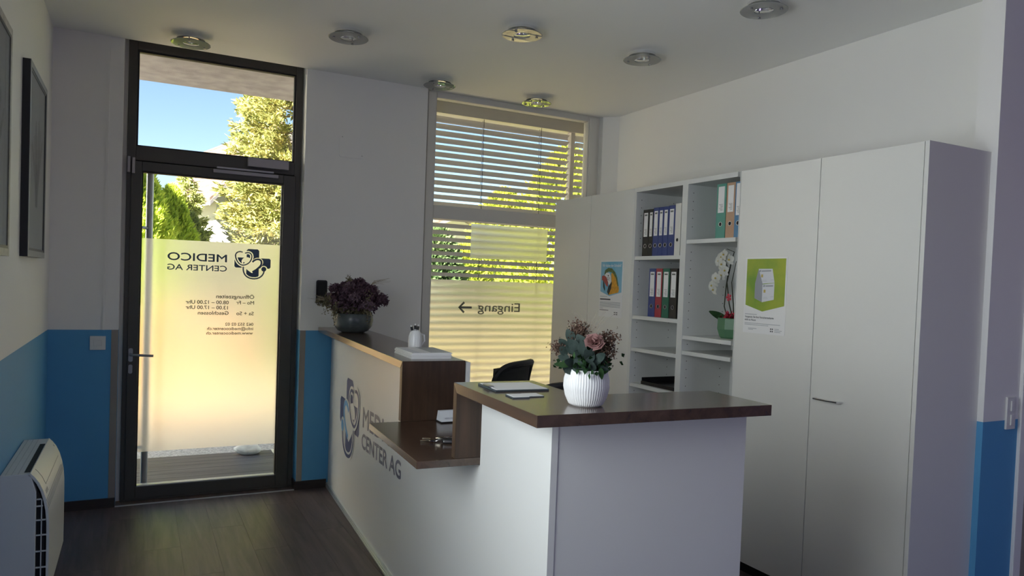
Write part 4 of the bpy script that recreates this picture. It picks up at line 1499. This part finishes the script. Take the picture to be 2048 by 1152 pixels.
# card holder and keys in the recess
t = thing('card_holder', 'small white card block with a printed front on the dropped shelf', 'card holder', (1.285, 3.098, 0.9158), R(-2.8 + 4))
MB().prism([(-0.030, 0.006), (0.030, 0.006), (0.016, 0.052), (-0.004, 0.052)], -0.048, 0.048, 'x').build('card_block', 'card_white', t)
box('stand', -0.050, 0.050, -0.034, 0.034, 0.0, 0.006, 'plastic_black', t)
lettering('MEDICO CENTER', frame_matrix((-0.030, -0.0285, 0.018), (1, 0, 0), (0, 0.5, 0.88)), 0.05, 0.006, 'print_greytext', t)
t = thing('key_bunch', 'bunch of keys with a dark remote fob on the dropped shelf', 'keys', (1.100, 2.690, 0.9158), R(-30))
MB().prism(rrect(-0.008, 0.062, -0.020, 0.018, 0.010), 0.002, 0.018, 'z').build('remote_fob', 'plastic_black', t, smooth=True, bevel=0.004)
MB().prism(rrect(0.0, 0.055, -0.0215, -0.019, 0.001), 0.008, 0.012, 'z').build('fob_trim', 'chrome', t)
MB().tube([(-0.028 + 0.016 * math.cos(a), 0.004 + 0.016 * math.sin(a), 0.004 + 0.006 * (1 + math.cos(a))) for a in np.linspace(0, 2 * PI, 18, endpoint=False)], 0.0014, 6, closed=True).build('key_ring', 'steel', t, smooth=True)
for k, (ang, col) in enumerate(((185, 'key_blue'), (200, 'key_metal'), (160, 'key_metal'), (75, 'key_metal'), (50, 'key_metal'))):
    a = R(ang)
    dv = Vector((math.cos(a), math.sin(a), 0))
    nv = Vector((-dv.y, dv.x, 0))
    c0 = Vector((-0.030, 0.004, 0.006 + 0.0025 * k))
    kb = MB()
    kb.add([c0 + dv * 0.010 + nv * 0.010, c0 + dv * 0.030 + nv * 0.010, c0 + dv * 0.034, c0 + dv * 0.030 - nv * 0.010, c0 + dv * 0.010 - nv * 0.010], [(0, 1, 2, 3, 4)])
    ko = kb.build('key_bow', col, t)
    ko.modifiers.new('thickness', 'SOLIDIFY').thickness = 0.003
    kb = MB()
    kb.tube([c0 + dv * 0.030, c0 + dv * 0.066 - Vector((0, 0, 0.003))], 0.003, 5)
    kb.build('key_blade', 'key_metal', ko)
ch = MB()
for k in range(7):
    cx = 0.006 + 0.010 * k
    ch.tube([(cx + 0.0065 * math.cos(a), 0.030 + 0.004 * math.sin(a) * (1 if k % 2 else 0.4), 0.012 + 0.004 * math.sin(a) * (0.3 if k % 2 else 1)) for a in np.linspace(0, 2 * PI, 10, endpoint=False)], 0.0012, 5, closed=True)
ch.build('chain', 'steel', t, smooth=True)

# clipboard with a form, notes
t = thing('clipboard', 'dark clipboard with white forms lying on the near counter top', 'clipboard', (1.197, 2.292, ZTOP), R(-4))
box('board', -0.105, 0.098, -0.085, 0.085, 0.0002, 0.006, 'folder_dark', t, 0.001)
box('form_sheet', -0.098, 0.094, -0.079, 0.080, 0.006, 0.0075, 'paper', t)
box('clip', -0.108, -0.088, -0.03, 0.03, 0.0075, 0.013, 'steel', t, 0.002)
t = thing('note_pad', 'small notepad with a dark back beside the clipboard', 'notepad', (1.116, 2.104, ZTOP), R(-5))
box('pad', -0.032, 0.026, -0.034, 0.034, 0.0002, 0.004, 'folder_dark', t)
box('sheet', -0.029, 0.026, -0.033, 0.032, 0.004, 0.0052, 'paper', t)
t = thing('note_pad', 'thin white card folder right of the small notepad', 'card', (1.172, 2.112, ZTOP), R(-3))
box('pad', -0.026, 0.030, -0.030, 0.032, 0.0002, 0.003, 'folder_dark', t)
box('sheet', -0.026, 0.029, -0.029, 0.031, 0.003, 0.004, 'paper', t)

# ribbed vase with eucalyptus and rose
va = thing('flower_vase', 'white ribbed vase with eucalyptus leaves and a pink rose', 'flower arrangement', (1.249, 1.905, ZTOP))
va.scale = (0.93, 0.93, 0.97)
prof = [(0.048, 0.0), (0.058, 0.006), (0.070, 0.030), (0.077, 0.060), (0.076, 0.085), (0.070, 0.105), (0.066, 0.117)]
vs, fs = [], []
NR = 324
ring_rows = []
for i in range(25):
    tt = i / 24 * (len(prof) - 1)
    k = min(int(tt), len(prof) - 2)
    f_ = tt - k
    r_ = prof[k][0] * (1 - f_) + prof[k + 1][0] * f_
    z_ = prof[k][1] * (1 - f_) + prof[k + 1][1] * f_
    for j in range(NR):
        a = 2 * PI * j / NR
        wv = 0.0007 * math.sin(a * 54 + 0.35 * math.sin(i * 0.75)) if 1 < i < 24 else 0
        vs.append(((r_ + wv) * math.cos(a), (r_ + wv) * math.sin(a), z_))
for r_, z_ in ((0.062, 0.117), (0.062, 0.10), (0.001, 0.095)):
    for j in range(NR):
        a = 2 * PI * j / NR
        vs.append((r_ * math.cos(a), r_ * math.sin(a), z_))
for i in range(27):
    for j in range(NR):
        j2 = (j + 1) % NR
        fs.append((i * NR + j, i * NR + j2, (i + 1) * NR + j2, (i + 1) * NR + j))
fs.append(tuple(range(NR - 1, -1, -1)))
MB().add(vs, fs).build('vase', 'ceramic_white', va, smooth=True)


def leaf_mesh(name, L, W, curl, mt, parent, base, direction, upv_=(0, 0, 1), tipr=1.0):
    d = Vector(direction).normalized()
    s = d.cross(Vector(upv_))
    if s.length < 1e-4:
        s = d.orthogonal()
    s.normalize()
    n = s.cross(d)
    rows = []
    K = 7
    for i in range(K + 1):
        t_ = i / K
        w_ = W * math.sin(PI * min(1, max(0.03, t_ ** 0.8 * 0.97))) ** 0.75
        c = Vector(base) + d * (L * t_) + n * (-curl * t_ * t_ * L)
        rows.append([c - s * w_ + n * 0.15 * w_, c - n * 0.05 * w_, c + s * w_ + n * 0.15 * w_])
    v = [p for r_ in rows for p in r_]
    f = []
    for i in range(K):
        for j in range(2):
            a = i * 3 + j
            f.append((a, a + 1, a + 4, a + 3))
    return MB().add(v, f).build(name, mt, parent, smooth=True)


toc = Vector((-0.54, -0.82, 0.1)).normalized()      # towards the room, the side with the most leaves
side = Vector((0.82, -0.54, 0))
lv = [(-0.062, 0.215, 0.040, 0.6), (-0.088, 0.195, 0.034, 0.4), (-0.040, 0.190, 0.042, 0.2), (-0.012, 0.195, 0.046, 0.3), (-0.075, 0.155, 0.036, 0.0), (-0.058, 0.145, 0.036, -0.2),
      (-0.020, 0.155, 0.044, 0.0), (0.010, 0.160, 0.040, 0.0), (0.036, 0.158, 0.036, 0.1), (-0.045, 0.128, 0.040, -0.3), (0.0, 0.135, 0.044, -0.3), (0.035, 0.140, 0.034, 0.1),
      (-0.035, 0.165, 0.040, 0.5), (-0.052, 0.178, 0.042, 0.2), (-0.02, 0.175, 0.040, 0.8), (0.055, 0.150, 0.030, 0.2), (0.045, 0.125, 0.034, -0.2), (-0.005, 0.118, 0.034, -0.6), (-0.066, 0.120, 0.036, -0.1), (0.022, 0.122, 0.036, -0.2), (-0.026, 0.125, 0.040, 0.1), (0.058, 0.128, 0.030, 0.3), (-0.085, 0.172, 0.032, 0.3), (0.004, 0.148, 0.042, 0.2)]
for k, (u_, z_, L_, up_) in enumerate(lv):
    base = side * u_ * 0.8 + toc * (0.045 - 0.25 * abs(u_) + 0.006 * (k % 3)) + Vector((0, 0, z_ - 0.012))
    dirv = side * (u_ * 9 + rng.uniform(-.3, .3)) + Vector((0, 0, up_ + 0.25)) + toc * rng.uniform(0.0, 0.45)
    leaf_mesh('leaf', L_ * 1.05, L_ * 0.40, 0.25, 'eucalyptus', va, base, dirv, toc)
for u_, z_, L_, dz in ((-0.058, 0.125, 0.05, 0.05), (-0.005, 0.122, 0.045, -1.6), (0.045, 0.122, 0.035, -0.9)):
    leaf_mesh('leaf', L_, 0.009, 0.2, 'dark_leaf', va, side * u_ + toc * 0.055 + Vector((0, 0, z_)), side * (-0.9 if u_ < -0.02 else 0.15) + Vector((0, 0, dz)) + toc * 0.25, toc)
for k in range(10):
    base = -toc * rng.uniform(0.0, 0.04) + side * rng.uniform(-0.05, 0.06) + Vector((0, 0, rng.uniform(0.12, 0.18)))
    leaf_mesh('leaf', 0.045, 0.017, 0.25, 'eucalyptus', va, base, -toc * 0.7 + side * rng.uniform(-1, 1) + Vector((0, 0, rng.uniform(0, 0.8))), (0, 0, 1))
fc_ = rng.normal(size=(420, 3)) * np.array([0.030, 0.030, 0.022]) + np.array([0, 0, 0.140])
fc_[:, 2] = np.maximum(fc_[:, 2], 0.124)
quads('filler_leaf', floret_quads(fc_, rng.normal(size=(420, 3)) + np.array([0, 0, 0.5]), 0.020, 2), 'dark_leaf', va)['kind'] = 'stuff'
arr = []
sp = MB()
for k in range(26):
    if k < 9:
        u_, z_ = rng.uniform(-0.055, -0.01), rng.uniform(0.205, 0.250)
    elif k < 23:
        u_, z_ = rng.uniform(0.035, 0.085), rng.uniform(0.150, 0.225)
    else:
        u_, z_ = rng.uniform(-0.105, -0.09), rng.uniform(0.165, 0.185)
    p = side * u_ + toc * rng.uniform(-0.02, 0.035) + Vector((0, 0, z_))
    c = np.array(p) + rng.normal(size=(46, 3)) * 0.010
    arr.append(floret_quads(c, rng.normal(size=(46, 3)), 0.0075, 2))
    sp.tube([side * u_ * 0.4 + Vector((0, 0, 0.10)), side * u_ * 0.8 + Vector((0, 0, z_ * 0.75)), p], 0.001, 4)
quads('berry_spray', np.concatenate(arr), 'bloom_rust', va)['kind'] = 'stuff'
for k in range(24):
    u_ = rng.uniform(-0.01, 0.02)
    a_ = rng.normal(0, 0.45)
    L_ = rng.uniform(0.05, 0.10)
    b0 = side * u_ + Vector((0, 0, 0.21))
    sp.tube([b0, b0 + side * math.sin(a_) * L_ * 0.4 + Vector((0, 0, L_ * 0.6)), b0 + side * math.sin(a_) * L_ + toc * rng.uniform(-.02, .02) + Vector((0, 0, L_ * 0.95))], [0.0005, 0.0004, 0.0003], 3)
sp.build('twig', 'straw', va)['kind'] = 'stuff'
rc = side * 0.020 + toc * 0.058 + Vector((0, 0, 0.208))
rc0 = rc
rs = MB()
for k in range(22):
    a = k * 2.399
    rad = 0.004 + 0.0012 * k
    tilt = 0.15 + 0.05 * k
    wv = 0.008 + 0.0010 * k
    ax = (toc * 0.75 + Vector((0, 0, 0.66))).normalized()
    e1 = ax.orthogonal().normalized()
    e2 = ax.cross(e1)
    dr = e1 * math.cos(a) + e2 * math.sin(a)
    tn = ax.cross(dr)
    p0 = rc + dr * rad * 0.5 - ax * 0.010
    p1 = rc + dr * rad * (1 + 0.10 * tilt) + ax * (0.010 - 0.0009 * k)
    rs.add([p0 - tn * wv * 0.5, p0 + tn * wv * 0.5, p1 + tn * wv - dr * 0.2 * wv, p1 + dr * 0.004, p1 - tn * wv - dr * 0.2 * wv], [(0, 1, 2, 3, 4)])
rs.build('rose', 'rose_pink', va)

# ================================================================== ORCHID ON THE SHELF
og = thing('potted_orchid', 'white orchid in a faceted green pot on the shelf', 'potted plant', (XF + 0.165, 3.275, 1.2815))
pts = []
b = MB()
b.lathe([(0.060, 0.0), (0.070, 0.010), (0.085, 0.055), (0.083, 0.118), (0.079, 0.122), (0.075, 0.118), (0.075, 0.09), (0.001, 0.088)], 9, cap1=False)
b.build('pot', 'pot_green', og)
for k, (a, L_, W_, up_) in enumerate(((R(125), 0.13, 0.022, 0.45), (R(75), 0.10, 0.015, 0.15), (R(-60), 0.12, 0.022, 0.4), (R(220), 0.09, 0.02, 0.5), (R(20), 0.10, 0.02, 0.5))):
    leaf_mesh('leaf', L_, W_, 0.2, 'dark_leaf', og, (0.02 * math.cos(a), 0.02 * math.sin(a), 0.105), (math.cos(a) * 0.9, math.sin(a) * 0.9, up_), (-1.0, 0, 0.6))
stems = [[(0.0, 0.02, 0.09), (-0.01, 0.055, 0.20), (-0.02, 0.035, 0.34), (-0.03, 0.01, 0.44), (-0.05, 0.03, 0.52), (-0.06, 0.07, 0.50)],
         [(0.01, -0.01, 0.09), (-0.01, 0.015, 0.22), (-0.03, 0.02, 0.36), (-0.04, -0.02, 0.50), (-0.05, -0.05, 0.56), (-0.06, 0.0, 0.58)],
         [(0.0, -0.02, 0.09), (-0.02, -0.03, 0.22), (-0.04, -0.03, 0.36), (-0.04, -0.06, 0.5)]]
stems = [[(a_, b_, 0.09 + (c_ - 0.09) * 0.90) for a_, b_, c_ in s_] for s_ in stems]
for s_ in stems:
    MB().tube(s_, [0.004] * (len(s_) - 2) + [0.003, 0.002], 6).build('flower_stem', 'stem_dark', og, smooth=True)
oroot = None
fpos = [(0.065, 0.36), (0.085, 0.33), (0.045, 0.38), (0.02, 0.40), (0.07, 0.305), (0.00, 0.47), (0.03, 0.455), (0.015, 0.515), (-0.015, 0.53), (-0.04, 0.50), (0.035, 0.49), (-0.03, 0.43)]
for k, (py_, pz_) in enumerate(fpos):
    pz_ = 0.09 + (pz_ - 0.09) * 0.92
    fc = Vector((-0.075 - 0.01 * (k % 3), py_, pz_))
    b = MB()
    ax = Vector((-1, rng.uniform(-0.3, 0.5), rng.uniform(-0.4, 0.2))).normalized()
    e1 = ax.cross(Vector((0, 0, 1))).normalized()
    e2 = e1.cross(ax)
    for q in range(5):
        a = PI / 2 + q * 2 * PI / 5
        dr = e1 * math.cos(a) + e2 * math.sin(a)
        tn = ax.cross(dr)
        Lp = 0.036
        wp = 0.022 if q in (1, 4) else 0.015
        b.add([fc, fc + dr * Lp * 0.5 + tn * wp + ax * 0.004, fc + dr * Lp * 0.9 + tn * wp * 0.6, fc + dr * Lp - ax * 0.004, fc + dr * Lp * 0.9 - tn * wp * 0.6, fc + dr * Lp * 0.5 - tn * wp + ax * 0.004], [(0, 1, 2, 3, 4, 5)])
    fl = b.build('flower', 'orchid_white', og)
    MB().ball(fc + ax * 0.006, 0.006, 6, 4).build('flower_heart', 'orchid_heart', fl, smooth=True)
c = np.array([0.0, 0.0, 0.125]) + rng.normal(size=(70, 3)) * np.array([0.022, 0.022, 0.007])
quads('red_filling', floret_quads(c, rng.normal(size=(70, 3)) + np.array([0, 0, 1]), 0.024, 3), 'red_flower', og)['kind'] = 'stuff'
fl = MB()
for q in range(5):
    a = q * 2 * PI / 5
    fl.add([(-0.06, -0.035, 0.245), (-0.064, -0.035 + 0.02 * math.cos(a - .5), 0.245 + 0.02 * math.sin(a - .5)), (-0.062, -0.035 + 0.024 * math.cos(a), 0.245 + 0.024 * math.sin(a)), (-0.064, -0.035 + 0.02 * math.cos(a + .5), 0.245 + 0.02 * math.sin(a + .5))], [(0, 1, 2, 3)])
fl.build('red_blossom', 'red_flower', og)

# ================================================================== OUTSIDE
struct(box('ground', -60, 90, 5.56, 140, -0.20, -0.06, 'gravel'))
struct(box('driveway', -8.0, 12.0, 8.6, 11.0, -0.06, -0.045, 'driveway'))
struct(box('lawn', -30, 40, 11.0, 60, -0.06, -0.04, 'grass'))
struct(box('canopy', -9.0, 9.0, 5.70, 6.66, 3.09, 3.35, 'stucco'))
dk = thing('door_mat', 'dark grey wooden deck mat outside the entrance door', 'mat', (0, 0, 0))
for k in range(10):
    y0 = 5.64 + k * 0.118
    box('deck_board', -0.60, 1.10, y0, y0 + 0.114, -0.058, -0.022, 'deck_wood', dk)
box('edge_strip', 1.100, 1.125, 5.64, 6.818, -0.058, -0.018, 'plastic_white', dk)
# white stone by the door
so_ = bpy.data.meshes.new('stone')
bm = bmesh.new()
bmesh.ops.create_icosphere(bm, subdivisions=4, radius=1.0)
for v in bm.verts:
    n = mnoise.noise(v.co * 1.3) * 0.18 + mnoise.noise(v.co * 3.1) * 0.07
    v.co = v.co * (1 + n)
    v.co.x *= 0.112
    v.co.y *= 0.085
    v.co.z *= 0.052
    v.co.z = max(v.co.z, -0.040)
bm.to_mesh(so_)
bm.free()
so_.materials.append(MATS['stone_white'])
so_.polygons.foreach_set('use_smooth', [True] * len(so_.polygons))
tag(link('stone', so_, None, 0, (0.893, 6.72, 0.022)), 'white rounded stone lying on the deck outside the door', 'stone')


def conifer(name, label, base, H, Rb, n, material, L=0.30, W=0.035, z0=0.4, droop=-0.25, levels=26, clump=0.10, power=1.0, gaps=0.0, group='trees outside'):
    t = thing(name, label, 'tree', base, rng.uniform(0, 6), group)
    MB().tube([(0, 0, 0), (0, 0, H * 0.5), (0, 0, H * 0.97)], [Rb * 0.07, Rb * 0.045, 0.01], 8).build('trunk', 'bark', t, smooth=True)
    nb = levels * 11
    hb_ = z0 + (H - z0) * (np.arange(nb) / nb)
    ab = np.arange(nb) * 2.399 + rng.normal(size=nb) * 0.2
    rb = Rb * (1 - (hb_ - z0) / (H - z0)) ** power * (0.78 + 0.34 * rng.random(nb)) + 0.08
    wgt = rb ** 1.2
    if gaps > 0:
        wgt *= (rng.random(nb) > gaps)
    bi = rng.choice(nb, size=n, p=wgt / wgt.sum())
    f_ = rng.random(n) ** 0.55
    rad = rb[bi] * (0.15 + 0.85 * f_)
    ang = ab[bi] + rng.normal(size=n) * clump * (0.6 + 0.6 * f_)
    z = hb_[bi] + droop * rad * 0.6 + 0.16 * f_ ** 2 * rb[bi] + rng.normal(size=n) * 0.05
    c = np.stack([rad * np.cos(ang), rad * np.sin(ang), np.maximum(z, 0.05)], 1)
    d = np.stack([np.cos(ang), np.sin(ang), np.full(n, 0.05)], 1) + rng.normal(size=(n, 3)) * 0.55
    bm_ = MB()
    for k in range(0, nb, 2):
        a = ab[k]
        p1 = (rb[k] * 0.9 * math.cos(a), rb[k] * 0.9 * math.sin(a), max(0.05, hb_[k] + droop * rb[k] * 0.5))
        bm_.tube([(0, 0, hb_[k]), p1], [0.02, 0.006], 4)
    bm_.build('branch', 'bark', t)['kind'] = 'stuff'
    quads('foliage', sprigs(c, d, L * (0.6 + 0.8 * rng.random(n)), W), material, t)['kind'] = 'stuff'
    return t


def bush(name, label, base, H, Rb, n, material, L=0.16, W=0.035, upward=0.6, cat='shrub', pointed=1.0, group='shrubs outside'):
    t = thing(name, label, cat, base, 0, group)
    MB().tube([(0, 0, 0), (0, 0, H * 0.8)], [0.06, 0.02], 7).build('stem', 'bark', t, smooth=True)
    z = H * rng.random(n)
    prof_ = np.sin(np.pi * np.clip(0.22 + 0.78 * z / H, 0, 1)) ** 0.6 if pointed < 1.5 else (1 - (z / H) ** 2) ** 0.6
    ang = rng.random(n) * 2 * PI
    lump = 1 + 0.16 * np.sin(ang * 5 + z * 4.1) + 0.10 * np.sin(ang * 9 - z * 7.3)
    r_ = Rb * prof_ * lump * (0.55 + 0.45 * rng.random(n) ** 0.4)
    c = np.stack([r_ * np.cos(ang), r_ * np.sin(ang), z + 0.02], 1)
    d = np.stack([np.cos(ang) * 0.5, np.sin(ang) * 0.5, np.full(n, upward)], 1) + rng.normal(size=(n, 3)) * 0.4
    quads('foliage', sprigs(c, d, L * (0.6 + 0.8 * rng.random(n)), W), material, t)['kind'] = 'stuff'
    return t


conifer('spruce_tree', 'large golden-green spruce filling the right of the door glass', (3.10, 17.0, -0.05), 10.2, 1.72, 85000, 'needles_gold', 0.13, 0.020, levels=40, clump=0.08, power=0.55)
conifer('conifer_tree', 'thin sparse conifer standing between the hedge and the house', (1.10, 20.6, -0.05), 4.6, 0.88, 15000, 'needles_sparse', 0.14, 0.02, levels=12, gaps=0.40)
bush('thuja_shrub', 'tall bright green thuja at the left edge of the door glass', (-0.02, 12.0, -0.05), 3.15, 0.50, 32000, 'needles_lime', 0.085, 0.016, 1.0)
bush('thuja_shrub', 'middle bright green thuja beside the tall one', (0.455, 13.1, -0.05), 2.93, 0.42, 26000, 'needles_lime', 0.085, 0.016, 1.0)
bush('thuja_shrub', 'lowest bright green thuja next to the white house', (0.82, 14.1, -0.05), 2.58, 0.32, 18000, 'needles_sparse', 0.08, 0.016, 1.0)
bush('garden_shrub', 'lime shrub low behind the frosted door glass at the right', (2.42, 12.5, -0.05), 2.20, 0.45, 11000, 'leaves_bright', 0.10, 0.025, 0.7)
# shrubs seen between the slats of the blind
for k, (bx_, by_, bh, br, mt, lab) in enumerate(((7.6, 12.6, 4.3, 1.1, 'leaves_bright', 'tallest yellow-green shrub behind the right of the blind'),
                                                 (7.6, 15.4, 3.75, 0.95, 'leaves_bright', 'yellow-green shrub behind the middle of the blind'),
                                                 (6.1, 14.2, 2.3, 0.55, 'leaves_bright', 'low yellow-green shrub behind the frosted window sheet'),
                                                 (11.2, 16.2, 5.7, 1.4, 'leaves_bright', 'yellow-green shrub behind the right end of the blind'),
                                                 (4.75, 12.2, 2.45, 0.52, 'leaves_dark', 'dark green shrub behind the left of the blind'))):
    bush('garden_shrub', lab, (bx_, by_, -0.05), bh, br, 13000, mt, 0.13, 0.03, 0.5)
for gx0, gx1, lab in ((-6.0, 1.35, 'low ochre garden wall in the sun behind the frosted door glass'), (2.9, 7.6, 'pale garden wall in the sun behind the frosted window')):
    gw = thing('garden_wall', lab, 'garden wall', (gx0, 11.3, -0.05))
    box('wall_body', 0, gx1 - gx0, -0.1, 0.1, 0, 1.05, 'ochre' if gx0 < 0 else 'ochre_pale', gw)
    box('coping', -0.03, gx1 - gx0 + 0.03, -0.14, 0.14, 1.05, 1.11, 'soffit', gw)



def house(label, loc, rz, w, d, h, slope, oh=0.7, paint='house_white'):
    t = thing('house', label, 'house', loc, rz)
    apex = h + slope * w / 2
    MB().prism([(0, 0), (w, 0), (w, h), (w / 2, apex), (0, h)], 0, d, 'y').build('wall', paint, t)
    th = 0.18
    for s in (0, 1):
        def mx(x_):
            return x_ if s == 0 else w - x_
        e0 = (mx(-oh), h - slope * oh + 0.02)
        e1 = (mx(w / 2), apex + 0.02)
        pts_ = [e0, e1, (e1[0], e1[1] + 0.07), (e0[0], e0[1] + 0.07)]
        MB().prism(pts_, -0.75, d + 0.75, 'y').build('soffit_board', 'soffit', t)
        n = 9
        for k in range(n):
            a0, a1 = k / n, (k + 1) / n + 0.02
            p0 = (e0[0] + (e1[0] - e0[0]) * a0, e0[1] + 0.07 + (e1[1] - e0[1]) * a0)
            p1 = (e0[0] + (e1[0] - e0[0]) * a1, e0[1] + 0.07 + (e1[1] - e0[1]) * a1)
            MB().prism([p0, p1, (p1[0], p1[1] + 0.06), (p0[0], p0[1] + 0.13)], -0.80, d + 0.80, 'y').build('tile_course', 'roof_tile', t)
        MB().prism([(e0[0], e0[1] - 0.02), (e1[0], e1[1] - 0.02), (e1[0], e1[1] + 0.10), (e0[0], e0[1] + 0.10)], -0.83, -0.76, 'y').build('verge_board', 'fascia', t)
    for a, b_ in ((w * 0.5, 1.2), (w * 0.78, 1.2)):
        wo = MB().box(a, a + 0.9, -0.05, 0.02, b_, b_ + 1.2).build('window', 'fascia', t)
        MB().box(a + 0.06, a + 0.84, -0.06, -0.05, b_ + 0.06, b_ + 1.14).build('pane', 'plastic_black', wo)
    return t


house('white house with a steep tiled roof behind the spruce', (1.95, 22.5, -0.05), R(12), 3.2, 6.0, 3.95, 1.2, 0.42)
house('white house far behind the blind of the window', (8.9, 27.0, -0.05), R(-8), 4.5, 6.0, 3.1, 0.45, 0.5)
house('wide white house added out of view to bounce sunlight towards the door', (-13.0, 13.2, -0.05), R(-12), 10.5, 7.0, 5.4, 0.6, 0.6, 'bounce_house_white')  # unseen house, added to send more sunlight in from the door side
